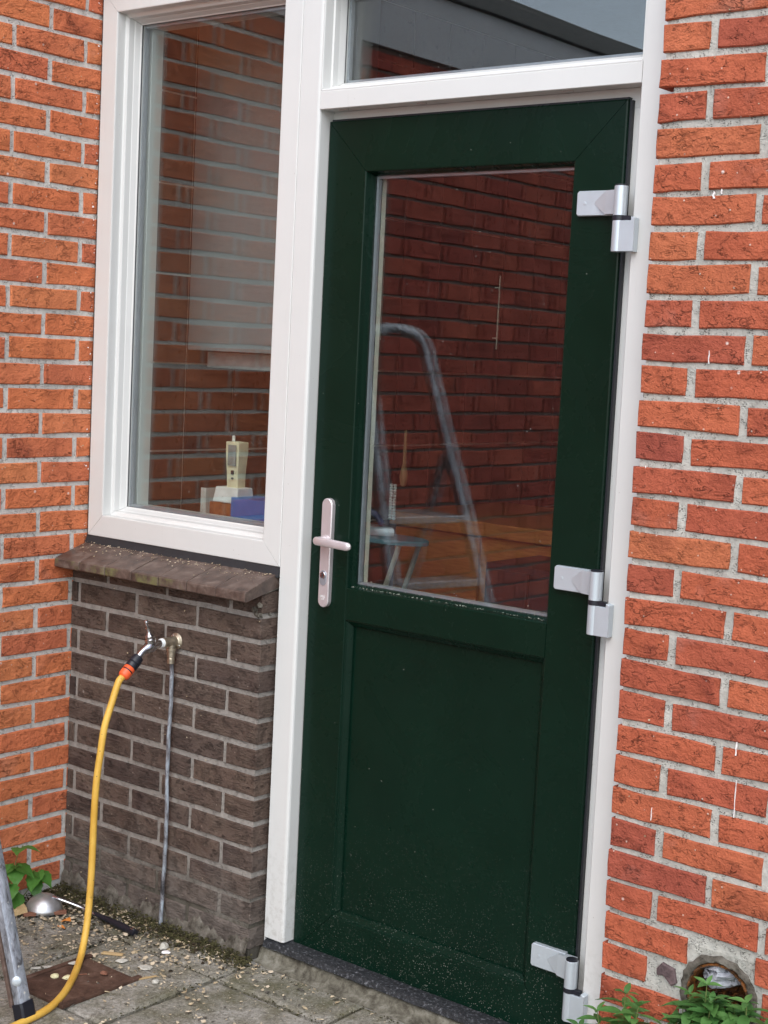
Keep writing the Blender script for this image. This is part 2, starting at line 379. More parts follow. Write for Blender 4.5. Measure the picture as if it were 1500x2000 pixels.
def sill_tile():
    t = NT('brown_sill_tile'); v = t.coord(rnd=True); n = t.noise(v, 30, 6, .65, .5)
    c = t.ramp(n, [(.32, (.050,.034,.028)), (.52, (.105,.072,.058)), (.75, (.20,.155,.13))])
    g = t.n('ShaderNodeNewGeometry'); sx = t.n('ShaderNodeSeparateXYZ'); t.l(g.outputs['Position'], sx.inputs[0]); P = g.outputs['Position']
    nf = t.n('ShaderNodeSeparateXYZ'); t.l(g.outputs['True Normal'], nf.inputs[0])
    front = t.math('LESS_THAN', nf.outputs['Y'], -.7)
    mossy = t.math('MULTIPLY', front, t.math('MULTIPLY', t.ramp(t.noise(P, 24, 5, .65), [(.48, 0), (.60, .75)]), t.ramp(sx.outputs['X'], [(.0, .5), (.15, 1), (.42, .9), (.5, 0)])))
    c = t.mix(mossy, c, (.17,.18,.07))
    return t.fin(c, t.ramp(n, [(.3, .35), (.7, .6)]), t.bump(n, .002), 0, .5)
M['tile'] = sill_tile()
def leaf(name, a, b):
    t = NT(name); v = t.coord(rnd=True); n = t.noise(v, 45, 4)
    oi = t.n('ShaderNodeObjectInfo')
    c = t.mix(oi.outputs['Random'], a, b); c = t.mix(t.ramp(n, [(.35, 0), (.7, .5)]), c, t.mix(1, c, (.6,.7,.5), 'MULTIPLY'))
    t.b.inputs['Subsurface Weight'].default_value = 0
    m = t.fin(c, .42, t.bump(t.noise(v, 130, 2), .0012), 0, .5)
    tl = t.n('ShaderNodeBsdfTranslucent'); t.l(c, tl.inputs[0]); mx = t.n('ShaderNodeMixShader'); mx.inputs[0].default_value = .3
    t.l(t.b.outputs[0], mx.inputs[1]); t.l(tl.outputs[0], mx.inputs[2]); t.l(mx.outputs[0], t.out.inputs[0]); return m
M['leaf'] = leaf('leaf_green', (.075,.21,.035), (.12,.30,.06))
M['leaf2'] = leaf('willowherb_green', (.07,.19,.05), (.15,.32,.09))
M['stem'] = simple('green_stem', (.16,.20,.06), .5)
M['wood'] = noisy('offcut_wood', [(.3, (.42,.28,.13)), (.7, (.58,.43,.24))], 20, .8, .001, cs=(1,6,6))
M['redwood'] = noisy('reddish_wood', [(.3, (.16,.07,.045)), (.7, (.30,.14,.09))], 30, .85, .002, cs=(1,6,6))
M['rust'] = noisy('rusty_brown_cover', [(.3, (.045,.025,.018)), (.52, (.095,.052,.036)), (.72, (.16,.10,.075))], 26, .88, .004)
M['putty'] = simple('pale_yellow_foam', (.76,.72,.44), .8, 0, 30, .1, .002)
M['stone'] = noisy('pale_stone_chip', [(.3, (.38,.36,.30)), (.7, (.62,.60,.54))], 60, .9, .002)
M['chip'] = noisy('sawdust_and_chips', [(.25, (.22,.16,.09)), (.45, (.50,.40,.26)), (.62, (.66,.56,.42)), (.8, (.80,.76,.68))], 12, .9, .001)
M['leafdry'] = simple('orange_dry_leaf', (.62,.22,.04), .6)
M['whitepaint'] = simple('white_paint_splash', (.82,.80,.78), .5)
def splat():
    t = NT('worn_ladder_metal'); v = t.coord(); n = t.noise(t.coord((1,1,.3)), 55, 5, .7, .8)
    c = t.ramp(n, [(.36, (.13,.13,.14)), (.48, (.34,.37,.42)), (.66, (.55,.60,.67))])
    vr = t.vor(v, 85); s = t.math('MULTIPLY', t.ramp(vr.outputs['Distance'], [(.15, 1), (.3, 0)]), t.math('GREATER_THAN', t.math('FRACT', t.math('MULTIPLY', vr.outputs['Color'], 4.3)), .86))
    c = t.mix(s, c, (.8,.8,.76)); d = t.ramp(t.noise(t.coord((1,1,.4)), 45, 5, .7, 1), [(.60, 0), (.66, .85)])
    c = t.mix(d, c, (.14,.085,.06))
    return t.fin(c, .48, t.bump(n, .0012), .45, .5)
M['ladder'] = splat()
M['ladderdark'] = noisy('rusty_ladder_edge', [(.3, (.07,.045,.035)), (.6, (.16,.11,.09)), (.75, (.28,.25,.23))], 40, .8, .002)
M['fascia'] = simple('grey_fascia', (.45,.48,.52), .6, 0, 5, .06)
M['trim'] = simple('dark_roof_trim', (.028,.032,.036), .45, 0, 8, .1)
M['glaze'] = noisy('glazed_clay_pipe', [(.34, (.012,.008,.005)), (.47, (.06,.026,.010)), (.58, (.24,.085,.02)), (.66, (.03,.016,.010))], 70, .35, .003, spec=.6)
M['darkbrick'] = noisy('burnt_brick', [(.3, (.06,.042,.045)), (.7, (.17,.12,.12))], 50, .8, .004)
# indoor
M['grout'] = simple('pale_grout', (.80,.74,.70), .8)
M['walltile'] = simple('brown_grey_wall_tile', (.06,.045,.042), .3, 0, 10, .1, .0001)
M['plaster'] = simple('room_plaster', (.16,.145,.13), .9)
M['roomdark'] = simple('room_dark_paint', (.05,.046,.045), .8)
M['hood'] = simple('grey_cabinet_paint', (.27,.29,.30), .5, 0, 6, .03)
M['hoodtrim'] = simple('cabinet_underside_trim', (.55,.50,.49), .35)
M['cream'] = simple('cream_plastic', (.86,.80,.56), .45)
M['holder'] = simple('white_holder_plastic', (.88,.90,.86), .4)
M['screen'] = simple('grey_display', (.30,.34,.33), .25)
M['brownbox'] = noisy('brown_printed_box', [(.35, (.20,.05,.025)), (.6, (.42,.15,.06)), (.72, (.55,.33,.18))], 30, .5, .0003)
M['bluebox'] = simple('blue_cardboard', (.04,.15,.50), .45, 0, 20, .15)
M['clear'] = simple('frosted_edge', (.55,.55,.52), .3)
M['counter'] = noisy('orange_wood_worktop', [(.3, (.50,.17,.045)), (.7, (.80,.34,.10))], 16, .35, .0004, cs=(1,7,7), spec=.5)
M['bluepad'] = simple('blue_grey_ironing_cover', (.18,.36,.44), .8)
M['navy'] = simple('dark_blue_plastic', (.02,.05,.16), .3)
M['cabinet'] = simple('dark_blue_cabinet', (.030,.036,.050), .4)
M['spoon'] = simple('wooden_spoon', (.45,.27,.13), .7)
M['pale'] = simple('pale_lacquer', (.78,.76,.64), .5)
M['plastic'] = None
def crinkle():
    t = NT('clear_crumpled_plastic'); n = t.noise(t.coord(), 60, 4, .6, 1.5)
    t.fin((.75,.78,.85), .12, t.bump(n, .012), 0, .8)
    tr = t.n('ShaderNodeBsdfTransparent'); mx = t.n('ShaderNodeMixShader'); mx.inputs[0].default_value = .45
    t.l(tr.outputs[0], mx.inputs[2]); t.l(t.b.outputs[0], mx.inputs[1]); t.l(mx.outputs[0], t.out.inputs[0]); return t.m
M['plastic'] = crinkle()

# ------------------------------------------------------------------ ground
P_ = 0.0625
gr = MB()
M['gravel'] = noisy('grey_gravel_bed', [(.3, (.16,.155,.14)), (.5, (.27,.26,.24)), (.75, (.38,.37,.34))], 60, .95, .006)
gr.box(-60, 60, -60, 60, -.40, -.012)
ground = gr.build('ground', M['gravel']); tag(ground, kind='structure')
def slab_mesh(wx, wy):
    m = MB(); k = 5; pts = []
    for i in range(4*k):
        s_, t_ = divmod(i, k); f_ = t_/k
        x, y = [(-.5+f_, -.5), (.5, -.5+f_), (.5-f_, .5), (-.5, .5-f_)][s_]
        pts.append((x*wx + U(-.002,.002), y*wy + U(-.002,.002)))
    q = len(pts)
    vs = [(x, y, -.045) for x, y in pts] + [(x, y, -.005) for x, y in pts] + [(x*(1-.012/wx*2*.8), y*(1-.012/wy*2*.8), U(-.001,.0005)) for x, y in pts]
    fs = [(r*q+j, r*q+(j+1)%q, (r+1)*q+(j+1)%q, (r+1)*q+j) for r in (0,1) for j in range(q)] + [tuple(range(2*q, 3*q))]
    m.add(vs, fs); return m.mesh('paver', M['paver'])
S1 = [slab_mesh(.334, .334) for _ in range(4)]; S2 = [slab_mesh(.334, .128) for _ in range(3)]
for ix in range(-1, 9):
    xc = .713 - .34*1.5 + ix*.34
    if xc - .17 < -.2: continue
    o = link('paver', random.choice(S2), ground); o.location = (xc, -.183+.006+.064, -.001+U(-.001,.001)); o.rotation_euler = (U(-.01,.01), U(-.006,.006), 0)
    for iy in range(8):
        o = link('paver', random.choice(S1), ground); o.location = (xc, -.183-.17-iy*.34, U(-.002,.002)); o.rotation_euler = (U(-.006,.006), U(-.008,.008), random.choice((0, math.pi)))

# ------------------------------------------------------------------ bricks
def brick_mesh(L, H, D, mat, jit=.0016, nx=3):
    """brick with its face at y=0 looking to -y, centred in x and z, body reaching to y=D"""
    pts = []
    for i in range(nx): pts.append((-L/2 + L*i/nx, -H/2))
    for i in range(2): pts.append((L/2, -H/2 + H*i/2))
    for i in range(nx): pts.append((L/2 - L*i/nx, H/2))
    for i in range(2): pts.append((-L/2, H/2 - H*i/2))
    pts = [(x+U(-jit,jit)*(.6), z+U(-jit,jit)) for x, z in pts]
    m = MB(); c = .0022; n = len(pts)
    fr = [(x-math.copysign(c, x) if abs(x) > L*.3 else x, U(-.0006,.0008), z-math.copysign(c, z) if abs(z) > H*.1 else z) for x, z in pts]
    vs = [(x, D, z) for x, z in pts] + [(x, .0025+U(0,.001), z) for x, z in pts] + fr
    fs = [(i*n+j, (i+1)*n+j, (i+1)*n+(j+1)%n, i*n+(j+1)%n) for i in (0,1) for j in range(n)] + [tuple(range(2*n, 3*n))]
    m.add(vs, fs); return m
def make_bricks(parent, items, mat, D=.04, limit=300, jit=.0016, facing=None, LH=.050):
    """items: (dist, centre vector on the wall face, length, height) in drawing order of nearness; facing: rotation about z"""
    items = sorted(items, key=lambda q: q[0]); lens = {}
    rest = MB(); rnds = []
    for k, (d, c, L, H) in enumerate(items):
        key = 0.2 if L > .15 else (.1 if L > .07 else .05)
        rot = Matrix.Rotation(facing or 0, 4, 'Z') @ Matrix.Rotation(U(-.006,.006), 4, 'Y') @ Matrix.Rotation(U(-.008,.008), 4, 'Z')
        out = Vector((0, U(-.0016, .0016), 0)); out.rotate(Matrix.Rotation(facing or 0, 4, 'Z').to_euler())
        sc = Matrix.Diagonal((L/key, 1, H/.05, 1))
        if k < limit:
            if key not in lens: lens[key] = [brick_mesh(key, .05, D, mat, jit, 3 if key > .15 else 2).mesh('brick', mat) for _ in range(10)]
            o = link('brick', random.choice(lens[key]), parent)
            o.matrix_world = Matrix.Translation(Vector(c)+out) @ rot @ sc
            # parent inverse removes the parent's own offset
            o.matrix_parent_inverse = Matrix.Identity(4)
            o.matrix_basis = Matrix.Translation(Vector(c)+out-parent.location) @ rot @ sc
        else:
            b = brick_mesh(key, .05, D, mat, jit, 3 if key > .15 else 2); T = Matrix.Translation(Vector(c)+out-parent.location) @ rot @ sc
            nf = len(b.f); rest.add([T @ Vector(v) for v in b.v], b.f); rnds += [R()]*nf
    if rest.v:
        me = rest.mesh('brick_rest', mat); at = me.attributes.new('rnd', 'FLOAT', 'FACE'); at.data.foreach_set('value', rnds)
        o = bpy.data.objects.new('brickwork', me); C.objects.link(o); o.parent = parent; tag(o, kind='stuff')

CAM = Vector((3.0975, -2.6036, 1.44))
# left wall (plane x = 0, face looks to +x)
lw = empty('brick_wall', (0, -2.0, 0), 'bright orange brick side wall with wide pale mortar joints left of the window', 'brick wall')
m = MB(); m.box(-.30, -.0045, -.865, .06, -.05, 1.445+Z0); m.build('mortar', M['mortarL'], lw)
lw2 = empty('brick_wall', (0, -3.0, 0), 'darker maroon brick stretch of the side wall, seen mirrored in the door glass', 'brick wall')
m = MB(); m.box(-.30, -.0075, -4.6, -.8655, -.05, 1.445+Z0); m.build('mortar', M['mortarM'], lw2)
items = []; items2 = []
for r in range(-15, 23):
    z = (r+.5)*P_ + Z0
    if z < .01: continue
    off = .045 if r % 2 else .155
    edges = []                                   # joint centres as distances from the corner
    e = off - .22
    while e < 4.6:
        a, b = max(e+.006, -.052), min(e+.22-.006, 4.6)
        if b - a > .025:
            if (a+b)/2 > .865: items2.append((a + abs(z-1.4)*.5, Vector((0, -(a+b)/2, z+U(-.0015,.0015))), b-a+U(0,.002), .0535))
            else: items.append((a*2 + abs(z-1.4)*.25, Vector((0, -(a+b)/2, z+U(-.0015,.0015))), b-a-U(0,.004), .0505+U(-.0015,.0015)))
        e += .22
make_bricks(lw, items, M['orange'], facing=math.radians(90), jit=.0018)
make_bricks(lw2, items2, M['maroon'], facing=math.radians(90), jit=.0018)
# grey fascia and dark trim on top of it
fb = MB(); fb.box(-.10, .012, -4.6, .06, 1.447+Z0, 1.648+Z0); o = fb.build('fascia_board', M['fascia']); tag(o, 'smooth grey fascia board capping the orange side wall', 'fascia board')
tr = MB(); tr.box(-.30, .030, -4.62, .08, 1.650+Z0, 1.705+Z0); tr.box(-.30, .018, -4.62, .08, 1.706+Z0, 1.722+Z0); o = tr.build('roof_trim', M['trim']); tag(o, 'dark metal roof edge trim above the grey fascia', 'roof trim')
bevel(o, .004)

# brown plinth wall under the window
WB, YB = .6842, -.043
bw = empty('plinth_wall', (.34, 0, 0), 'low dark brown brick wall below the window, tap and hose fixed to it', 'brick wall')
m = MB(); m.box(.001, WB-.004, YB+.0045, .20, -.05, -.068+Z0); m.build('mortar', M['mortarB'], bw)
items = []
for r in range(-15, -1):
    z = (r+.5)*P_ + Z0
    xs = [WB + .006]; e = WB - (.105 if r % 2 == 0 else .215)
    while e > 0: xs.append(e); e -= .22
    xs.append(-.004)
    for a, b in zip(xs[1:], xs[:-1]):
        L = b - a - .012
        if L < .02: continue
        items.append((0, Vector(((a+b)/2, YB, z+U(-.001,.001))), L, .0495+U(-.001,.001)))
make_bricks(bw, items, M['brown'], D=.085, jit=.0013)

# right wall with the drain pipe hole
WR, YR = 1.655, -.066
rw = empty('brick_wall', (2.6, 0, 0), 'red brick wall with thick rough mortar to the right of the green door', 'brick wall')
HX, HZ, HR = 1.903, -.662+Z0, .064
m = MB(); yf = YR+.006
# mortar front as plates round a square opening, then a ring down to the round pipe
sq = .085; X1 = 4.4; ZT = 2.75
def plate(x0, x1, z0, z1): m.add([(x0,yf,z0),(x1,yf,z0),(x1,yf,z1),(x0,yf,z1)], [(0,1,2,3)])
xl = WR + .028
plate(xl, HX-sq, -.05, ZT); plate(HX+sq, X1, -.05, ZT); plate(HX-sq, HX+sq, -.05, HZ-sq); plate(HX-sq, HX+sq, HZ+sq, ZT)
N = 32; ring = []; sqr = []
for j in range(N):
    a = 2*math.pi*j/N; ca, sa = math.cos(a), math.sin(a); k = sq/max(abs(ca), abs(sa))
    ring.append((HX+ca*(HR+.008), yf+.004, HZ+sa*(HR+.008))); sqr.append((HX+ca*k, yf, HZ+sa*k))
m.add(ring+sqr, [(j, (j+1)%N, N+(j+1)%N, N+j) for j in range(N)])
m.add([(xl,yf,ZT),(X1,yf,ZT),(X1,.25,ZT),(xl,.25,ZT)], [(0,1,2,3)])
m.add([(X1,yf,-.05),(X1,.25,-.05),(X1,.25,ZT),(X1,yf,ZT)], [(0,1,2,3)])
ztop = 1.1227 + Z0
# edge strips between the outer bricks, with one joint where the mortar has fallen out
for i in range(-8, 34):
    zb = ztop - i*P_            # top of brick row i
    za = zb - .051              # bottom of that brick
    m.box(WR+.003+U(0,.003), xl+.002, yf+U(-.001,.001), .20, za+.002, zb-.002)
    if i != 1: m.box(WR+.004+U(0,.004), xl+.002, yf+.001+U(-.001,.001), .20, za-.0115-.004, za+.004)
m.build('mortar', M['mortarR'], rw)
items = []
for i in range(-8, 34):
    zc = ztop - i*P_ - .0255
    if zc < .01: continue
    xs = [WR - .0085]; e = WR + (.105 if i % 2 == 0 else .215)
    while e < X1: xs.append(e); e += .22
    xs.append(X1)
    for a, b in zip(xs[:-1], xs[1:]):
        L0, L1 = a + .0085, b - .0085
        dz = abs(zc-HZ); rr = HR + .022
        if dz < rr + .02:
            h = math.sqrt(max(0, rr*rr - max(0, dz-.02)**2))
            if L0 < HX+h and L1 > HX-h:
                segs = [(L0, HX-h), (HX+h, L1)]
            else: segs = [(L0, L1)]
        else: segs = [(L0, L1)]
        for s0, s1 in segs:
            if i == 28 and s0 < HX < .3+HX and s1 < HX: continue      # replaced by the burnt fragment
            if s1 - s0 > .02:
                items.append((s0 + (0 if zc < 2.2 else 5), Vector(((s0+s1)/2, YR, zc+U(-.0015,.0015))), s1-s0+U(-.003,.003), .051+U(-.002,.0015)))
items = [it for it in items]
# header at the very edge of row 28 stays
zc28 = ztop - 28*P_ - .0255
items.append((0, Vector((WR+.048, YR, zc28)), .096, .051))
make_bricks(rw, items, M['red'], D=.05, jit=.0022)
fr = MB(); fr.prism([(1.775,-.642+Z0),(1.786,-.628+Z0),(1.812,-.634+Z0),(1.818,-.66+Z0),(1.808,-.668+Z0),(1.79,-.652+Z0),(1.776,-.655+Z0)], YR-.001, YR+.02, .002)
o = fr.build('brick_fragment', M['darkbrick'], rw); tag(o, 'dark burnt brick fragment set in mortar')
# paint splashes on the bricks
def drip(x, z0, z1, wd, y, par):
    d = MB(); pts = []
    k = 7
    for j in range(k+1): t = j/k; pts.append((x + wd*(.5+.4*math.sin(t*9+x*50))*(.4+.6*math.sin(math.pi*min(1,t+.15))), z0+(z1-z0)*t))
    for j in range(k, -1, -1): t = j/k; pts.append((x - wd*(.5+.3*math.cos(t*8+x*40))*(.4+.6*math.sin(math.pi*min(1,t+.15))), z0+(z1-z0)*t))
    d.prism(pts, y-.0012, y+.003, .0004); return d.build('paint_drip', M['whitepaint'], par)
for (x, a, b, w_) in ((1.795,.508,.532,.0016), (1.782,.805,.818,.004), (1.797,.813,.822,.002), (1.910,-.315,-.245,.0016), (1.905,-.20,-.175,.0025), (1.68,.298,.312,.0014), (1.742,-.36,-.335,.0012)):
    drip(x, a+Z0, b+Z0, w_, YR-.0006, rw)
# drain pipe
dp = empty('drain_pipe', (HX, YR, HZ), 'round clay drain pipe opening low in the red brick wall, weeds growing in it', 'drain pipe')
p = MB(); p.lathe((HX, YR+.16, HZ), (0,-1,0), [(0,HR-.010),(.150,HR-.007),(.1575,HR-.004),(.158,HR-.001),(.150,HR+.001),(.0,HR+.001)], 40); p.f = p.f[:-2]; p.mi = p.mi[:-2]
p.build('pipe_socket', M['glaze'], dp, 50)
cl_ = MB(); cl_.lathe((HX, YR+.03, HZ), (0,-1,0), [(0,HR),(.022,HR),(.0265,HR+.002),(.0272,HR+.008),(.0245,HR+.014),(.0,HR+.016)], 48); cl_.f = cl_.f[:-2]; cl_.mi = cl_.mi[:-2]
cl_.v = [(a+U(-.0028,.0028), b+U(-.0022,.0010), c+U(-.0028,.0028)) for a, b, c in cl_.v]; cl_.build('mortar_collar', M['render'], dp, 60)
b = MB(); b.lathe((HX, YR+.085, HZ), (0,-1,0), [(0,HR-.010),(.01,HR-.012)], 24); b.build('silt_plug', M['glaze'], dp)
q = MB(); pts = []
for i in range(9):
    for j in range(9):
        a, c_ = (i/8-.5)*.075, (j/8-.5)*.05
        pts.append((HX-.006+a, YR+.012+U(-.012,.012)+ (a*a+c_*c_)*14, HZ+.038+c_+a*.2))
q.add(pts, [(i*9+j, i*9+j+1, (i+1)*9+j+1, (i+1)*9+j) for i in range(8) for j in range(8)])
o = q.build('plastic_bag', M['plastic'], None, True); tag(o, 'crumpled clear plastic stuffed into the top of the drain pipe', 'plastic bag')
o.modifiers.new('s', 'SOLIDIFY').thickness = .0008

# house walls above the frames and beyond
hb = MB(); hb.box(.001, xl, -.02, .20, 1.382+Z0, 2.6+.2); 
up = empty('brick_wall', (.8, 0, 2.4), 'orange brickwork above the window and door frames', 'brick wall')
hb.build('mortar', M['mortarL'], up)
items = []
for r in range(0, 22):
    z = 1.385+Z0+.004+r*P_+.026; e = .0 if r % 2 else -.11
    while e < WR+.02:
        a, b_ = max(e+.006, .003), min(e+.214, WR+.022)
        if b_-a > .02: items.append((z, Vector(((a+b_)/2, -.026, z)), b_-a, .0505))
        e += .22
make_bricks(up, items, M['orange'], D=.04)

# ------------------------------------------------------------------ frames
def sweep(parent, names, x0, x1, z0, z1, prof, mat, zk=1.0, gap=.0006, sides='LRBT', bev=0):
    """four mitred members; prof = list of (inset, y) front to back, closed automatically"""
    outs = {}
    for sd in sides:
        m = MB(); vs = []
        for end in (0, 1):
            for d, y in prof:
                dz = d*zk
                L, Rr, B, T = x0+d, x1-d, z0+dz, z1-dz
                q = {'B': ((L, B), (Rr, B)), 'T': ((L, T), (Rr, T)), 'L': ((L, B), (L, T)), 'R': ((Rr, B), (Rr, T))}[sd][end]
                g = gap*(1 if end == 0 else -1)
                if sd in 'BT': vs.append((q[0]+g, y, q[1]))
                else: vs.append((q[0], y, q[1]+g))
        n = len(prof); fs = [(j, (j+1)%n, n+(j+1)%n, n+j) for j in range(n)] + [tuple(range(n)), tuple(range(2*n-1, n-1, -1))]
        m.add(vs, fs); nm = names[0] if sd in 'LR' else names[1]
        outs[sd] = m.build(nm, mat, parent)
    return outs
def z(v): return v + Z0
wn = empty('window', (.35, 0, z(-.01)), 'tall white framed fixed window above the brown brick plinth', 'window')
WT = 1.376
prof = [(0,.075),(0,.0015),(.0015,0),(.0535,0),(.0555,.0006),(.0565,.003),(.0575,.026),(.0600,.0275),(.0650,.029),(.0665,.031),(.0690,.046),(.0705,.0475),(.0760,.060),(.0790,.062),(.0790,.066),(.0790,.085)]
sweep(wn, ('frame_stile', 'frame_rail'), .006, .694, z(-.010), z(WT), prof, M['white'])
def glazing(parent, x0, x1, z0, z1, y, sp=M['spacer'], t=.004, gap=.012):
    for k in (0, 1):
        m = MB(); m.box(x0, x1, y+k*(gap+t), y+k*(gap+t)+t, z0, z1); m.build('glass_pane', M['glass'], parent)
    sweep(parent, ('spacer_bar', 'spacer_bar'), x0+.001, x1-.001, z0+.001, z1-.001, [(0,y+t+.0005),(.009,y+t+.0005),(.0095,y+t+gap*.5),(.009,y+t+gap-.0005),(0,y+t+gap-.0005)], sp)
    sweep(parent, ('glazing_gasket', 'glazing_gasket'), x0, x1, z0, z1, [(0,y-.003),(.0035,y-.0028),(.0038,y-.0004),(0,y-.0004)], M['black'])
glazing(wn, .006+.076, .694-.076, z(-.01)+.076, z(WT)-.076, .0665)
# inside face of the window frame, seen through the glass
sweep(wn, ('inner_stile', 'inner_rail'), .02, .68, z(.0), z(WT-.01), [(0,.0925),(.071,.0925),(.072,.094),(.072,.13),(.066,.135),(0,.135)], M['white'])

df = empty('door_surround', (1.17, 0, z(-.93)), 'white door frame with a glazed transom light above the green door', 'door frame')
DL, DR = .7575, 1.579
def vprism(name, poly, z0, z1, mat, par, bv=0):     # poly in (x,y)
    m = MB(); n = len(poly); m.add([(x,y,z0) for x,y in poly]+[(x,y,z1) for x,y in poly], [(j,(j+1)%n,n+(j+1)%n,n+j) for j in range(n)]+[tuple(range(n))[::-1], tuple(range(n, 2*n))])
    return m.build(name, mat, par)
vprism('post', [(.6952,.075),(.6952,.0015),(.6967,0),(.7495,0),(.7530,.0008),(.7560,.0030),(.7572,.0065),(.7575,.045),(.7575,.075)], z(-.905), z(WT), M['white'], df)
vprism('post', [(DR,.075),(DR,.0015),(DR+.0015,0),(1.668,0),(1.668,.075)], z(-.905), z(WT), M['white'], df)
tb = MB(); 
def hprism(name, poly, x0, x1, mat, par):     # poly in (y,z)
    m = MB(); n = len(poly); m.add([(x0,y,z_) for y,z_ in poly]+[(x1,y,z_) for y,z_ in poly], [(j,(j+1)%n,n+(j+1)%n,n+j) for j in range(n)]+[tuple(range(n))[::-1], tuple(range(n, 2*n))])
    return m.build(name, mat, par)
hprism('transom_rail', [(.0012,z(1.0365)),(.05,z(1.0385)),(.075,z(1.0385)),(.075,z(1.076)),(.0012,z(1.076)),(0,z(1.0748)),(0,z(1.0377))], DL+.0004, DR-.0004, M['white'], df)
hprism('head_rail', [(0,z(1.322)),(.075,z(1.322)),(.075,z(WT)),(0,z(WT))], DL+.0004, DR-.0004, M['white'], df)
sweep(df, ('bead', 'bead'), DL, DR, z(1.076), z(1.322), [(0,.075),(0,.001),(.0015,.0004),(.003,.003),(.0045,.028),(.008,.030),(.0095,.045),(.014,.060),(.0145,.064),(.0145,.075)], M['white'], 1.9)
glazing(df, DL+.011, DR-.011, z(1.10), z(1.298), .0655)
# rebates behind the leaf
m = MB(); m.box(DL+.0004, DR-.0004, .0505, .074, z(1.000), z(1.0380)); m.build('head_rebate', M['white'], df)
m = MB(); m.box(1.505, DR-.0004, .0505, .074, z(-.905), z(.9996)); m.build('hinge_rebate', M['white'], df)
m = MB(); m.box(DL+.0004, .790, .0835, .095, z(-.905), z(.9996)); m.build('lock_rebate', M['white'], df)
# three small drainage caps under the transom
for x in (.81, 1.03, 1.40):
    m = MB(); m.prism([(x-.012,0),(x+.012,0),(x+.010,.008),(x-.010,.008)], 0, .002); 
    m.v = [(a, .02+c*1.0, z(1.0372)-b*1.0) for a, b, c in m.v]; m.build('drain_slot', M['hoodtrim'], df)
# black pads and seals
m = MB(); m.box(.700, .7560, .004, .07, z(-.930), z(-.9055)); m.build('black_foot_pad', M['black'], df)
m = MB(); m.box(.6935, .6950, .003, .07, z(-.93), z(WT)); m.build('seam_seal', M['holder'], df)

# ------------------------------------------------------------------ door
dr = empty('door', (1.15, .03, z(-.93)), 'dark green half glazed back door standing closed', 'door')
X0, X1d, ZB, ZTp = .7590, 1.5335, z(-.930), z(1.0150)
YF = .033; ST = .1155
op = [(0,.083),(0,YF+.004),(.0012,YF+.0012),(.004,YF),(ST-.002,YF),(ST,YF+.001),(ST+.001,YF+.003),(ST+.003,YF+.014),(ST+.0065,YF+.021),(ST+.0075,YF+.026),(ST+.0075,.083)]
sweep(dr, ('stile', 'rail'), X0, X1d, ZB, ZTp, op, M['green'])
XI0, XI1 = X0+ST, X1d-ST
rt, rb = z(-.0385), z(-.1120)
# middle rail, its ends butt between the stiles
hprism('rail', [(YF+.0268,rt+.008),(YF+.021,rt+.0068),(YF+.014,rt+.003),(YF+.003,rt+.0008),(YF+.001,rt),(YF,rt-.002),(YF,rb+.002),(YF+.001,rb),(YF+.003,rb-.0002),(.083,rb-.0002),(.083,rt+.008)], XI0+.0002, XI1-.0002, M['green'], dr)
m = MB(); m.box(XI0, XI1, YF+.0205, YF+.045, ZB+ST-.002, rb+.01); m.build('lower_panel', M['green'], dr)
# beads of the lower panel
def bead_rect(x0, x1, z0, z1):
    sweep(dr, ('panel_bead', 'panel_bead'), x0, x1, z0, z1, [(0,YF+.003),(.0022,YF+.0034),(.0040,YF+.0060),(.0125,YF+.0130),(.0140,YF+.0150),(.0148,YF+.0203),(0,YF+.0203)], M['green'])
bead_rect(XI0+.0005, XI1-.0005, ZB+ST+.0005, rb-.0005)
glazing(dr, XI0+.003, XI1-.003, rt+.003, ZTp-ST-.003, YF+.0262)
# pale inner edge of the leaf behind the glass
sweep(dr, ('inner_bead', 'inner_bead'), XI0-.012, XI1+.012, rt-.012, ZTp-ST+.012, [(0,.0835),(.021,.0835),(.0215,.0845),(.0215,.096),(0,.096)], M['pale'])
# hinge side seal
m = MB(); m.box(X1d+.0004, X1d+.0050, YF+.006, .0500, ZB, ZTp-.002); m.build('edge_gasket', M['black'], dr)
m = MB(); m.box(X0+.004, X1d-.002, YF+.006, .0800, ZTp+.0003, ZTp+.004); m.build('edge_gasket', M['black'], dr)
# handle
def sub(mb, name, mat, par, smooth=False):
    o = bpy.data.objects.new(name, mb.mesh(name, mat, smooth)); C.objects.link(o); o.parent = par; return o
def stadium(cx, cz, hw, hh, n=8):
    p = []
    for i in range(n+1): a = math.pi*i/n; p.append((cx+hw*math.cos(a), cz+hh-hw+hw*math.sin(a)))
    for i in range(n+1): a = math.pi+math.pi*i/n; p.append((cx+hw*math.cos(a), cz-hh+hw+hw*math.sin(a)))
    return p
HXc, HZc = .8145, z(.0365)
m = MB(); m.prism(stadium(HXc, HZc, .0155, .1265), YF-.0125, YF-.0002, .002); hd = m.build('handle', M['alud'], dr, 30)
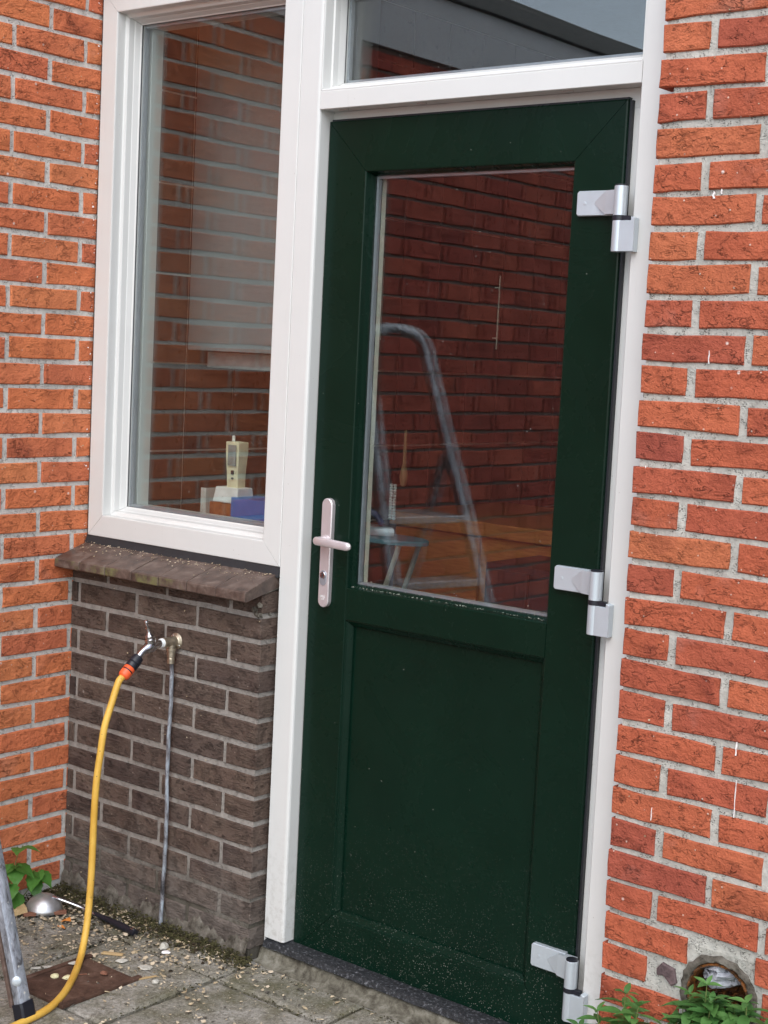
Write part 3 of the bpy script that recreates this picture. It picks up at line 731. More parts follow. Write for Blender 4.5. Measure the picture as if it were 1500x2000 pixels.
# lever: neck and grip, pointing right
m = MB(); zl = z(.066)
m.lathe((HXc, YF-.012, zl), (0,-1,0), [(0,.0125),(.004,.0125),(.005,.010),(.028,.0095)], 20)
sub(m, 'lever_neck', M['alud'], hd, 35)
m = MB(); path = smoothpath([(HXc-.010,YF-.040,zl),(HXc+.010,YF-.043,zl),(HXc+.04,YF-.042,zl-.001),(HXc+.075,YF-.038,zl-.003),(HXc+.096,YF-.036,zl-.004)], 5)
k = len(path); rs = [.0095*(.55 if i == 0 else .85 if i == 1 else 1) if i < 3 else (.0098 if i < k-3 else .0098*(.95 if i == k-3 else .8 if i == k-2 else .45)) for i in range(k)]
m.tube(path, rs, 16, True, [(math.copysign(abs(math.cos(t))**.7, math.cos(t))*1.0, math.copysign(abs(math.sin(t))**.7, math.sin(t))*.62) for t in [2*math.pi*i/16 for i in range(16)]], (0,0,1)); sub(m, 'lever', M['alud'], hd, 50)
m = MB(); m.prism(stadium(HXc-.001, z(-.0215), .0095, .0175), YF-.0140, YF-.0120, .0004); sub(m, 'cylinder_cover', M['spacer'], hd, 30)
m = MB(); m.lathe((HXc-.001, YF-.0135, z(-.0150)), (0,-1,0), [(0,.0080),(.0022,.0080),(.0028,.0072)], 20); m.box(HXc-.0022, HXc+.0002, YF-.0166, YF-.0163, z(-.021), z(-.009)); sub(m, 'lock_cylinder', M['steel'], hd, 35)
m = MB(); m.box(HXc-.0022, HXc+.0002, YF-.0172, YF-.0168, z(-.0205), z(-.0095)); sub(m, 'keyhole', M['black'], hd)
# small worn security stamp near the foot of the plate
def text_mark(body, x, zz, size, y, par, mat):
    cu = bpy.data.curves.new('stamp', 'FONT'); cu.body = body; cu.size = size; cu.extrude = .00015; cu.align_x = 'CENTER'
    to = bpy.data.objects.new('stamp_tmp', cu); C.objects.link(to); dg = bpy.context.evaluated_depsgraph_get()
    me = bpy.data.meshes.new_from_object(to.evaluated_get(dg)); bpy.data.objects.remove(to)
    me.transform(Matrix.Translation((x, y, zz)) @ Matrix.Rotation(math.pi/2, 4, 'X')); me.materials.clear(); me.materials.append(mat)
    o = bpy.data.objects.new('stamp', me); C.objects.link(o); o.parent = par
text_mark('SKG', HXc-.0005, z(-.0675), .0078, YF-.0128, hd, M['holder'])
text_mark('***', HXc-.0005, z(-.0745), .0070, YF-.0128, hd, M['holder'])
# hinges
def hinge(zt):
    XB = 1.5535; YBr = -.006; rB = .0135
    # wing: flat plate with a raised pyramid towards the knuckle
    m = MB(); x0, x1 = 1.4365, 1.519; zb, zt_ = zt-.050, zt-.001
    outl = [(x0+.004,zb),(x1,zb),(x1,zt_),(x0+.004,zt_),(x0,zt_-.004),(x0,zb+.004)]
    m.prism(outl, YF-.012, YF-.0002, .0016)
    h = m.build('hinge', M['alu'], dr)
    m = MB(); m.lathe((1.4555, YF-.0120, (zb+zt_)/2), (0,-1,0), [(0,.0036),(.0006,.0034),(.0007,.0020)], 14); sub(m, 'screw_cap', M['alu'], h, 30)
    m = MB()
    vs = [(1.478,YF-.0119,(zb+zt_)/2-.002),(1.478,YF-.0119,(zb+zt_)/2+.002),(1.508,YF-.0205,zb+.0016),(1.508,YF-.0205,zt_-.0016),(1.548,YF-.028,zb+.0005),(1.548,YF-.028,zt_-.0005),(1.508,YF-.006,zb+.0016),(1.508,YF-.006,zt_-.0016),(1.548,YF-.008,zb+.0005),(1.548,YF-.008,zt_-.0005)]
    m.add(vs, [(0,1,3,2),(2,3,5,4),(0,2,6),(1,7,3),(2,4,8,6),(3,7,9,5),(6,8,9,7),(0,6,7,1),(4,5,9,8)]); sub(m, 'hinge_arm', M['alu'], h)
    m = MB(); m.lathe((XB, YBr, zt-.0545), (0,0,1), [(0,rB-.0006),(.0006,rB),(.0565,rB),(.0571,rB-.0008)], 24); sub(m, 'knuckle', M['alu'], h, 30)
    m = MB(); m.lathe((XB, YBr, zt+.0027), (0,0,1), [(0,rB-.0012),(.0025,rB-.0012),(.0032,rB-.003)], 24); sub(m, 'knuckle_cap', M['blackplastic'], h, 30)
    m = MB(); m.lathe((XB, YBr, zt-.0635), (0,0,1), [(0,rB+.0007),(.0088,rB+.0007)], 24); m.box(XB, XB+.026, YBr-.008, YBr+.004, zt-.0632, zt-.0550); sub(m, 'ring', M['blackplastic'], h, 30)
    m = MB(); m.lathe((XB, YBr, zt-.1235), (0,0,1), [(0,rB-.0008),(.0008,rB),(.0595,rB)], 24); sub(m, 'lower_knuckle', M['alu'], h, 30)
    m = MB(); m.prism([(XB+.004,zt-.1235),(XB+.0400,zt-.1235),(XB+.0400,zt-.0600),(XB+.0315,zt-.0570),(XB+.0315,zt-.0642),(XB+.004,zt-.0642)], YBr-.0115, -.0003, .001); sub(m, 'frame_bracket', M['alu'], h)
for zt in (.8395, .087, -.7115): hinge(z(zt))

# threshold
th = empty('threshold', (1.18, -.02, 0), 'gritty black threshold strip on a pale concrete step under the green door', 'threshold')
m = MB(); k = 60; vs = []
for i in range(k+1):
    x = .701 + (1.668-.701)*i/k
    for (y, zz) in ((.06,z(-.9085)),(.010,z(-.9085)),(-.006,z(-.912)),(-.010,z(-.9255)),(.0,z(-.930)),(.06,z(-.930))):
        vs.append((x, y+U(-.0008,.0008), zz+U(-.0007,.0007)))
m.add(vs, [(i*6+j, i*6+(j+1)%6, (i+1)*6+(j+1)%6, (i+1)*6+j) for i in range(k) for j in range(6)] + [tuple(range(6)), tuple(range(k*6, k*6+6))]); m.build('threshold_strip', M['granite'], th)
m = MB(); vs = []
for i in range(k+1):
    x = .690 + (1.668-.690)*i/k; q = U(-.002,.002); bx = .012*math.exp(-((x-.69)/.03)**2)
    for (y, zz) in ((.07,z(-.9302)),(.004,z(-.9302)),(-.004,z(-.934)),(-.012,z(-.955)),(-.050+bx,z(-.966)),(-.060+bx,-.03),(.07,-.03)):
        vs.append((x, y+q*.7, min(zz+q*.5, z(-.9302))))
m.add(vs, [(i*7+j, i*7+(j+1)%7, (i+1)*7+(j+1)%7, (i+1)*7+j) for i in range(k) for j in range(7)] + [tuple(range(7)), tuple(range(k*7, k*7+7))]); m.build('concrete_step', M['step'], th, 60)

# black membrane under the window frame
m = MB(); m.add([(.002,.02,z(-.0105)),(.694,.02,z(-.0105)),(.694,.002,z(-.0105)),(.002,.002,z(-.0105)),(.002,-.006,z(-.030)),(.694,-.006,z(-.034)),(.694,.03,z(-.045)),(.002,.03,z(-.045))], [(0,1,2,3),(3,2,5,4),(4,5,6,7),(0,3,4,7),(1,6,5,2),(0,7,6,1)])
o = m.build('membrane_strip', M['bitumen']); tag(o, 'black sealing strip squeezed between the white window frame and the brown sill', 'sealing strip')
m = MB(); m.box(.001, .0058, .003, .05, z(-.03), z(WT)); 
o = m.build('sealant_line', M['bitumen']); tag(o, 'dark sealant line between orange wall and white window frame', 'sealant')
m = MB(); m.box(.6845, .6930, .014, .05, -.03, z(-.046)); 
o = m.build('caulk_gap', M['bitumen']); tag(o, 'dark joint between brown plinth wall and white door post', 'joint seal')

# ------------------------------------------------------------------ sill of brown tiles
sl_ = empty('window_sill', (.34, -.05, z(-.06)), 'sloping sill of brown tiles under the white window, mossy front edge', 'window sill')
edges = [.002, .052, .150, .249, .347, .446, .560, .686]
edges = [.002, .10, .198, .296, .394, .492, .590, .688]
for a, b_ in zip(edges[:-1], edges[1:]):
    m = MB(); k = 5; g = .0011
    yb, yfz = .0, -.104
    def col(x, dz):
        return [(x,.012,z(-.026)+dz),(x,yb,z(-.028)+dz),(x,-.05+U(-.001,.001),z(-.0445)+dz),(x,yfz+.004,z(-.0620)+dz),(x,yfz+U(-.0008,.0008),z(-.0650)+dz),(x,yfz+U(-.0015,.0015),z(-.0845)+dz),(x,yfz+.004,z(-.0875)+dz),(x,.012,z(-.060)+dz)]
    dz = U(-.0008,.0008); vs = []
    xs_ = [a+g+(b_-a-2*g)*i/3 for i in range(4)]
    for x in xs_: vs += col(x, dz)
    n = 8; m.add(vs, [(i*n+j, i*n+(j+1)%n, (i+1)*n+(j+1)%n, (i+1)*n+j) for i in range(3) for j in range(n)] + [tuple(range(n)), tuple(range(3*n, 4*n))])
    o = m.build('tile', M['tile'], sl_); bevel(o, .0012, 2)
m = MB(); m.box(.004, .684, -.098, .010, z(-.093), z(-.078)); 
vs = []
for x in (.004, .6865): vs += [(x,.010,z(-.030)),(x,-.098,z(-.0655)),(x,-.098,z(-.083)),(x,.010,z(-.063))]
m = MB(); m.add(vs, [(0,1,5,4),(1,2,6,5),(2,3,7,6),(3,0,4,7),(0,3,2,1),(4,5,6,7)]); m.build('tile_bed', M['render'], sl_)
m = MB()      # crumbled mortar under its right end
for i in range(26):
    c = Vector((.672+U(-.006,.012), U(-.05,-.005), z(-.10)+U(-.028,.006))); s_ = U(.004,.011)
    vs = [c+Vector((U(-1,1),U(-1,1),U(-1,1))).normalized()*s_*U(.6,1) for _ in range(8)]
    bm = bmesh.new(); [bm.verts.new(v) for v in vs]; bmesh.ops.convex_hull(bm, input=bm.verts); bm.verts.index_update()
    m.add([v.co.copy() for v in bm.verts], [[v.index for v in f.verts] for f in bm.faces]); bm.free()
m.build('crumbled_mortar', M['render'], sl_)

def lump(m, c, s_, flat=1, npt=10):
    vs = [Vector((U(-1,1),U(-1,1),U(-1,1))).normalized()*U(.7,1) for _ in range(npt)]
    bm = bmesh.new(); [bm.verts.new(Vector(c)+Vector((v.x*s_,v.y*s_,v.z*s_*flat))) for v in vs]
    bmesh.ops.convex_hull(bm, input=bm.verts); bm.verts.index_update()
    loose = [v for v in bm.verts if not v.link_faces]
    for v in loose: bm.verts.remove(v)
    bm.verts.index_update(); m.add([v.co.copy() for v in bm.verts], [[v.index for v in f.verts] for f in bm.faces]); bm.free()

# ragged cement base of the plinth wall, dirt and moss along it
m = MB(); k = 130; vs = []; tops = [z(-.912)+.012*math.sin(i*.21)+.007*math.sin(i*.53+1)+.004*math.sin(i*1.3)+U(-.003,.003) for i in range(k+1)]
rows = 5
for i in range(k+1):
    x = .001 + (.688-.001)*i/k
    for j in range(rows+1):
        t = j/rows
        yy = YB - .001 - .016*(1-t)**.7 + U(-.0022,.0022)*(1-t*.5) + (.003 if t == 1 else 0)
        vs.append((x, yy, -.02 + (tops[i]+.02)*t))
m.add(vs, [(i*(rows+1)+j, (i+1)*(rows+1)+j, (i+1)*(rows+1)+j+1, i*(rows+1)+j+1) for i in range(k) for j in range(rows)])
o = m.build('cement_base', M['render'], bw, 80)
m = MB()
for i in range(2000):
    x = U(.01,.72); d = abs(random.gauss(0,.030 if x > .35 else .045)); lump(m, (x, YB-.016-d, .004+.018*math.exp(-d*45)*R()), U(.002,.0062), .7, 7)
for i in range(500):
    d = abs(random.gauss(0,.05)); lump(m, (.012+d, U(-.34,-.05), .003+.008*R()), U(.002,.006), .7, 7)
for i in range(260):
    x = U(.70,1.6); lump(m, (x, -.066+U(-.012,.004), U(-.004,.003)), U(.0015,.004), .7, 7)
o = m.build('moss_and_dirt', M['moss']); tag(o, 'dark crumbly dirt and moss gathered along the foot of the walls', 'dirt', kind='stuff')
# joint fill between slabs
m = MB()
for i in range(900):
    if R() < .5: c = (U(.1,1.6), -.183+random.gauss(0,.004), U(-.006,.001))
    else: c = (random.choice((.373,.713,1.053))+random.gauss(0,.004), U(-.75,-.05), U(-.006,.001))
    lump(m, c, U(.0015,.004), .6, 6)
o = m.build('joint_dirt', M['moss']); tag(o, 'mossy dirt filling the joints between the concrete slabs', 'dirt', kind='stuff')
# wood chips and paint flakes
def chips(n, fn, smin, smax, name, lab, mat=None):
    m = MB()
    for _ in range(n):
        c, nrm = fn(); s_ = smin + (smax-smin)*R()**2.2; a = U(0, 6.28); asp = U(.3, 1)
        t1 = Vector((1,0,0)) if abs(nrm.x) < .8 else Vector((0,1,0)); t1 = (t1-nrm*t1.dot(nrm)).normalized(); t2 = nrm.cross(t1)
        q1 = t1*math.cos(a)+t2*math.sin(a); q2 = (-t1*math.sin(a)+t2*math.cos(a))*asp
        k = random.choice((4,5,5,6)); ring = [c+(q1*math.cos(2*math.pi*j/k+U(-.3,.3))+q2*math.sin(2*math.pi*j/k+U(-.3,.3)))*s_*U(.7,1)+nrm*U(0,.25)*s_ for j in range(k)]
        th_ = nrm*(s_*.18+.0003); vs = [v for v in ring]+[v+th_ for v in ring]
        m.add(vs, [(j,(j+1)%k,k+(j+1)%k,k+j) for j in range(k)]+[tuple(range(k))[::-1], tuple(range(k,2*k))])
    o = m.build(name, mat or M['chip']); tag(o, lab, 'debris', kind='stuff'); return o
UPV = Vector((0,0,1))
def gfn():
    if R() < .66: x = abs(random.gauss(.30,.26)); y = -.06-abs(random.gauss(0,.20))
    elif R() < .5: x = U(.02,.75); y = -.05-abs(random.gauss(0,.05))
    else: x = U(.3,1.5); y = U(-.6,-.06)
    x = max(.02, x); nn = Vector((U(-.5,.5),U(-.5,.5),1)).normalized(); return Vector((x, min(y,-.06), .0008+R()*.003)), nn
chips(2100, gfn, .0012, .0085, 'wood_chips', 'scattered pale wood chips and paint flakes on the paving below the window')
chips(330, gfn, .004, .010, 'dark_scraps', 'grey and brown scraps among the pale chips on the paving', M['render'])
def lfn():
    t = min(1, abs(random.gauss(0,.22))); x = U(.01,.68); y = -.006-.097*t
    return Vector((x, y, z(-.0275)-.0365*t)), Vector((U(-.3,.3),-.4,1)).normalized()
chips(260, lfn, .0007, .0030, 'sill_flakes', 'pale flakes and dust lying on the brown tile sill')
def wfn():
    if R() < .45: return Vector((U(.0,.68), YB-.0006, U(.05,.85))), Vector((0,-1,0))
    if R() < .6: return Vector((.0006, U(-.4,0), U(.05,2.2))), Vector((1,0,0))
    return Vector((U(1.66,2.1), YR-.0012, U(.2,2.2))), Vector((0,-1,0))
chips(150, wfn, .0006, .0030, 'wall_flakes', 'tiny pale paint flakes stuck to the brick walls')
def wf2():
    return Vector((.0010, random.gauss(-.002,.004)-.004, U(.9,2.3))), Vector((1,-.3,0)).normalized()
chips(110, wf2, .0006, .0030, 'edge_flakes', 'white filler crumbs along the orange wall beside the window frame', M['whitepaint'])
def dfn():
    if R() < .75: return Vector((U(XI0+.01,XI1-.01), YF+U(.004,.024), rt+.0035)), Vector((0,-.3,1)).normalized()
    return Vector((U(XI0+.01,XI1-.01), YF+.0255, rt+.008+abs(random.gauss(0,.008)))), Vector((0,-1,0))
chips(260, dfn, .0005, .0022, 'glazing_dust', 'pale grit lying along the bottom of the door glass', M['stone'])

# ------------------------------------------------------------------ tap, hose, pipe
TX, TZ = .403, z(-.226)
tp = empty('tap', (TX, YB, TZ), 'chrome outdoor tap on a nickel wall elbow over the yellow hose', 'tap')
m = MB(); m.lathe((TX, YB-.0005, TZ), (0,-1,0), [(0,.0205),(.0022,.0205),(.004,.018),(.005,.0145),(.007,.0125),(.020,.0120),(.036,.0118),(.040,.0125),(.047,.0125),(.048,.010)], 26); m.build('wall_elbow', M['brass'], tp, 35)
for dx, dz in ((-.010,.012), (.012,-.010)):
    m = MB(); m.lathe((TX+dx, YB-.0025, TZ+dz), (0,-1,0), [(0,.003),(.002,.003),(.003,.002)], 10); m.build('screw', M['steel'], tp, 35)
m = MB(); m.lathe((TX, YB-.018, TZ-.004), (0,0,-1), [(0,.0105),(.012,.0105),(.013,.0125),(.017,.0125),(.018,.0105),(.034,.0098),(.035,.0075),(.038,.0095),(.050,.0090),(.051,.005)], 6 if False else 22); m.build('compression_fitting', M['brass'], tp, 35)
m = MB(); m.tube([(TX,YB-.046+i*-.0016,TZ) for i in range(7)], [.0112,.0118,.0108,.0116,.0106,.0112,.0100], 16); m.build('thread_tape', M['tape'], tp, True)
# valve body: horizontal neck, bulb, spout falling forwards
m = MB(); bp_ = smoothpath([(TX,YB-.050,TZ),(TX,YB-.066,TZ-.001),(TX,YB-.080,TZ-.003),(TX,YB-.098,TZ-.008),(TX,YB-.114,TZ-.016),(TX,YB-.126,TZ-.028)], 5)
k = len(bp_); rs = [.0088+.0058*math.exp(-((i/k-.42)/.2)**2) for i in range(k)]; m.tube(bp_, rs, 18); m.build('valve_body', M['steel'], tp, True)
m = MB(); bx = (TX, YB-.086, TZ+.006); ax = Vector((0,-.30,1)).normalized()
m.lathe(bx, ax, [(0,.0125),(.006,.0125),(.0075,.0140),(.0105,.0140),(.0115,.0110),(.018,.0104),(.0195,.0085),(.024,.006),(.030,.0040),(.036,.0036)], 20); m.build('bonnet', M['steel'], tp, 35)
m = MB(); hc = Vector(bx)+ax*.038; pr = Vector((.30,-.55,.78)).normalized()
pts = [hc+pr*t for t in (-.019,-.016,-.010,-.003,0,.003,.010,.018,.024,.027)]; m.tube(pts, [.0024,.0050,.0040,.0040,.0062,.0042,.0040,.0048,.0050,.0024], 12); m.build('tap_handle', M['steel'], tp, True)
# connector and hose
A = Vector((TX, YB-.127, TZ-.029)); Bv = Vector((TX-.001, YB-.171, TZ-.068)); dr_ = (Bv-A).normalized(); Ln = (Bv-A).length
hz = empty('garden_hose', A, 'yellow garden hose hanging from the tap and curving over the paving', 'garden hose')
m = MB(); m.lathe(A-dr_*.006, dr_, [(0,.0112),(.002,.0135),(.010,.0140),(.011,.0150),(.020,.0152),(.022,.0138),(.024,.0152),(.034,.0148),(.036,.0130)], 22); m.build('tap_connector', M['blackplastic'], hz, 35)
m = MB(); m.lathe(A+dr_*.028, dr_, [(0,.0128),(.002,.0140),(.010,.0146)], 22); m.lathe(A+dr_*.0415, dr_, [(0,.0145),(.012,.0140),(.016,.0120),(.018,.0085)], 22); m.build('connector_collar', M['orangeplastic'], hz, 35)
m = MB(); m.lathe(A+dr_*.0378, dr_, [(0,.0128),(.004,.0128)], 22); m.build('connector_ring', M['black'], hz, 35)
S = A+dr_*.055
hp = [S, S+dr_*.02, (.400,-.243,z(-.352)),(.400,-.263,z(-.407)),(.400,-.273,z(-.467)),(.400,-.283,z(-.539)),(.400,-.287,z(-.625)),(.401,-.290,z(-.749)),(.403,-.298,z(-.850)),(.416,-.318,z(-.905)),(.452,-.362,z(-.936)),(.510,-.430,z(-.9405)),(.562,-.500,z(-.941)),(.597,-.570,z(-.941)),(.612,-.650,z(-.941)),(.620,-.74,z(-.941)),(.64,-.86,z(-.941)),(.70,-1.02,z(-.941)),(.85,-1.2,z(-.941)),(1.1,-1.32,z(-.941)),(1.5,-1.45,z(-.941)),(2.1,-1.9,z(-.941)),(2.4,-2.8,z(-.941))]
m = MB(); m.tube(smoothpath(hp, 9), .0083, 16); m.build('hose', M['hose'], hz, True)
# supply pipe
m = MB(); pp = [(TX+.0005*math.sin(i*1.9)-.0, YB-.012-.0012*math.sin(i*1.3)-.0, TZ-.052-i*(TZ-.052-.0)/26) for i in range(27)]
pp = [(TX-.001+.0016*math.sin(i*.5)+U(-.0006,.0006), YB-.014+U(-.0008,.0008)-(.006*max(0,(i-20)/6)), p[2]) for i, p in enumerate(pp)]
m.tube(smoothpath(pp, 3), .0052, 10); m.build('supply_pipe', M['pipe'], tp, True)
for zz in (-.42, -.70):
    m = MB(); m.box(TX-.009, TX+.009, YB-.020, YB-.0005, z(zz), z(zz)+.006); 
    
# ------------------------------------------------------------------ things on the ground
cv = empty('drain_cover', (.51, -.42, 0), 'rusty brown square cover let into the paving beside the ladder foot', 'cover')
m = MB(); m.box(.437,.590,-.520,-.322,.0005,.0065); o = m.build('cover_plate', M['rust'], cv); bevel(o, .002)
for (a,b_,c_,d_) in ((.592,.606,-.536,-.306),(.421,.435,-.536,-.306)):
    m = MB(); m.box(a,b_,c_,d_,.0002,.0085); o = m.build('cover_frame', M['rust'], cv); bevel(o, .0015)
m = MB(); m.box(.437,.590,-.536,-.5225,.0002,.0085); o = m.build('cover_frame', M['rust'], cv); bevel(o, .0015)

def pebble(name, x, y, s_, mat, lab, cat, flat=.35, rot=0, asp=1, zz=.0):
    bm = bmesh.new(); bmesh.ops.create_icosphere(bm, subdivisions=2, radius=1)
    ph = [U(0,6) for _ in range(4)]
    for v in bm.verts:
        k = 1+.16*math.sin(v.co.x*3.1+ph[0])+.14*math.cos(v.co.y*3.7+ph[1])+U(-.05,.05)
        v.co = Vector((v.co.x*s_*asp*k, v.co.y*s_*k, max(-.3, v.co.z)*s_*flat*k))
    me = bpy.data.meshes.new(name); bm.to_mesh(me); bm.free(); me.materials.append(mat)
    o = bpy.data.objects.new(name, me); C.objects.link(o); o.location = (x, y, .0035+s_*flat*.25+zz); o['group'] = {'foam lump':'foam lumps on the rusty cover','stone':'stones on the paving','plaster crumb':'plaster crumbs on the paving','pebble':'pebbles by the rusty cover'}[cat]; o.rotation_euler = (U(-.1,.1),U(-.1,.1),rot); tag(o, lab, cat); return o
pebble('foam_lump', .470, -.448, .0105, M['putty'], 'round pale yellow foam lump left of the hose bend', 'foam lump', .5, .3, 1.1, .004)
pebble('foam_lump', .496, -.428, .0095, M['putty'], 'longer pale yellow foam lump touching the hose bend', 'foam lump', .45, .75, 1.6, .004)
pebble('stone_chip', .567, -.262, .013, M['stone'], 'flat cream stone chip in front of the plinth wall', 'stone', .22, .8, 1.5)
o = pebble('stone_chip', .512, -.150, .013, M['stone'], 'pale wedge of stone standing below the supply pipe', 'stone', .9, .2, .7)
pebble('plaster_crumb', .534, -.165, .009, M['whitepaint'], 'white plaster crumb in front of the pale stone wedge', 'plaster crumb', .4, .4, 1.3)
pebble('pebble', .541, -.362, .0075, M['redwood'], 'small pinkish pebble on the rusty cover', 'pebble', .7, .2, 1.2, .007)
pebble('pebble', .645, -.300, .0075, M['stone'], 'small white pebble right of the rusty cover', 'pebble', .7, .2, 1.2)
pebble('plaster_crumb', .445, -.372, .010, M['stone'], 'pale plaster crumb on the upper edge of the rusty cover', 'plaster crumb', .35, .9, 1.5, .006)
pebble('plaster_crumb', .50, -.275, .011, M['stone'], 'light grey plaster crumb between hose and black spatula handle', 'plaster crumb', .3, .9, 1.5)
def plank(name, c, L, W, H, rot, mat, lab, cat, tilt=0):
    m = MB(); k = 4; m.prism([(-L/2,-W/2),(L/2,-W/2+U(-.002,.002)),(L/2+U(-.003,.003),W/2),(-L/2+U(-.003,.003),W/2)], 0, H, .0006)
    m.v = [(a, c_, H-b_) for a, b_, c_ in m.v]
    o = m.build(name, mat); o.location = c; o.rotation_euler = (tilt, U(-.03,.03), rot); tag(o, lab, cat, 'loose wood pieces on the paving'); return o
plank('wood_block', (.095,-.262,.012), .052,.034,.014, -.42, M['wood'], 'light tan wood offcut behind the ladder leg', 'wood offcut', .22)
plank('wood_strip', (.150,-.222,.006), .105,.013,.008, .98, M['redwood'], 'reddish wood strip lying in front of the metal spatula', 'wood strip')
plank('wood_splinter', (.40,-.430,.002), .050,.006,.003, .98, M['stone'], 'long white wood splinter between ladder leg and hose', 'splinter')
plank('wood_splinter', (.452,-.262,.002), .052,.011,.004, .55, M['wood'], 'tan wood splinter right of the hose below the spatula', 'splinter')
plank('wood_splinter', (.610,-.300,.002), .055,.005,.003, 1.2, M['wood'], 'thin brown splinter right of the rusty cover', 'splinter')
plank('wood_splinter', (.505,-.40,.0085), .026,.003,.002, .95, M['redwood'], 'short reddish splinter on the rusty cover', 'splinter')
m = MB(); m.add([(0,0,0),(.012,.004,.006),(.020,.016,.003),(.010,.022,.010),(-.004,.012,.002)], [(0,1,2,3,4)]); o = m.build('dry_leaf', M['leafdry']); o.location = (.215,-.225,.006); o.modifiers.new('s','SOLIDIFY').thickness = .0008; tag(o, 'curled orange dry leaf beside the reddish wood strip', 'dry leaf')
m = MB(); m.add([(0,0,0),(.018,-.004,.003),(.030,.002,.001),(.016,.006,.005)], [(0,1,2,3)]); o = m.build('dry_leaf', M['leafdry']); o.location = (.225,-.245,.004); o.modifiers.new('s','SOLIDIFY').thickness = .0008; tag(o, 'thin orange leaf stalk just in front of the curled leaf', 'dry leaf')
# ladle / dome spatula with black handle
ld = empty('ladle', (.16, -.20, 0), 'steel ladle with a black handle lying upside down in the wall corner', 'ladle')
m = MB(); N2 = 24; rings = 8; cx, cy, cr_ = .122, -.203, .047; vs = []
for i in range(rings+1):
    ph = (math.pi/2)*i/rings
    for j in range(N2):
        a = 2*math.pi*j/N2; vs.append((cx+cr_*math.sin(ph)*math.cos(a), cy+cr_*math.sin(ph)*math.sin(a), .006+.042*math.cos(ph)))
m.add(vs, [(i*N2+j, i*N2+(j+1)%N2, (i+1)*N2+(j+1)%N2, (i+1)*N2+j) for i in range(rings) for j in range(N2)])
ob = m.build('ladle_bowl', M['satin'], ld, True); ob.modifiers.new('s','SOLIDIFY').thickness = .001
ob.rotation_euler = (0,0,0)
m = MB(); m.tube(smoothpath([(cx+.02,cy+.012,.044),(.165,-.183,.040),(.215,-.160,.028),(.262,-.150,.018)], 6), [.0030]*19, 8, True, [(1,0),(.7,1.4),(0,1.8),(-.7,1.4),(-1,0),(-.7,-1.4),(0,-1.8),(.7,-1.4)]); m.build('ladle_stem', M['steel'], ld, True)
m = MB(); hp2 = smoothpath([(.255,-.151,.019),(.30,-.146,.014),(.35,-.146,.012),(.395,-.148,.010),(.405,-.149,.009)], 5); k = len(hp2)
m.tube(hp2, [.005+.0045*min(1,i/10) if i < k-2 else .007 for i in range(k)], 12); m.build('ladle_handle', M['blackplastic'], ld, True)
m = MB(); vs = []
for j in range(16):
    a = 2*math.pi*j/16; vs.append((.394+.0060*math.cos(a), -.1485+.0045*math.sin(a), .0190))
m.tube(vs+[vs[0]], .0014, 6); m.build('hanging_eye', M['steel'], ld, True)

lt = MB()
for i in range(170):
    a = U(0, 6.28); r_ = HR*.8*math.sqrt(R()); lump(lt, (HX+r_*math.cos(a), YR+.075-U(0,.045)*(1 if math.sin(a) < .2 else .3), HZ+r_*math.sin(a)), U(.004,.011), .6, 7)
o = lt.build('leaf_litter', M['glaze']); tag(o, 'brown leaf litter and rubble filling the round drain pipe', 'leaf litter', kind='stuff')
m = MB()
for i in range(420):
    if R() < .6: c_ = (abs(random.gauss(.08,.16)), -.07-abs(random.gauss(0,.09)), U(.001,.008))
    else: c_ = (U(.02,.7), -.065-abs(random.gauss(0,.035)), U(.001,.010))
    lump(m, (max(.01,c_[0]), c_[1], c_[2]), U(.003,.010), .3, 7)
o = m.build('soil_crumbs', M['soil']); tag(o, 'dark damp soil crumbs and rotten leaf bits in the wall corner', 'soil', kind='stuff')
# ------------------------------------------------------------------ plants
def leaf_mesh(L, W, mat, heart=False, fold=.25, droop=.25, serr=0):
    m = MB(); k = 9; vs = []; 
    for i in range(k+1):
        t = i/k
        if heart: w_ = W*(math.sin(math.pi*min(1,t*.93+.10))**.8)*(1.15-t*.75)
        else: w_ = W*math.sin(math.pi*min(1, t*.96+.02))**.9*(1.1-.35*t)
        if i == k: w_ = 0.0005
        w_ *= 1 + (serr*((-1)**i))
        x = L*t; zc = -droop*L*t*t
        back = -.10*L if (heart and i == 0) else 0
        vs += [(x+back, -w_, zc+fold*w_), (x, -w_*.5, zc+fold*w_*.7+.0012*math.sin(i*2)), (x, 0, zc), (x, w_*.5, zc+fold*w_*.7+.0012*math.sin(i*2+1)), (x+back, w_, zc+fold*w_)]
    m.add(vs, [(i*5+j, (i+1)*5+j, (i+1)*5+j+1, i*5+j+1) for i in range(k) for j in range(4)])
    return m.mesh('leaf', mat, 60)
def plant(name, lab, base, stems, lm, lmat_stem, cat='plant'):
    root = empty(name, base, lab, cat, 'weeds growing at the foot of the walls')
    for pts, leaves in stems:
        m = MB(); sp_ = smoothpath([Vector(p)+Vector(base) for p in pts], 5); k = len(sp_)
        m.tube(sp_, [.0016*(1-.5*i/k) for i in range(k)], 7); m.build('stem', M['stem'], root, True)
        for (t, yaw, pitch, s_) in leaves:
            p = sp_[min(k-1, int(t*(k-1)))]
            o = bpy.data.objects.new('leaf', random.choice(lm)); C.objects.link(o); o.parent = root
            o.matrix_basis = Matrix.Translation(p-Vector(base)) @ Matrix.Rotation(yaw, 4, 'Z') @ Matrix.Rotation(-pitch, 4, 'Y') @ Matrix.Rotation(U(-.3,.3), 4, 'X') @ Matrix.Scale(s_, 4)
    return root
LH = [leaf_mesh(.060, .026, M['leaf'], True, .18, U(.1,.4), .06) for _ in range(4)]
LN = [leaf_mesh(.052, .0115, M['leaf2'], False, .25, U(.1,.5)) for _ in range(4)]
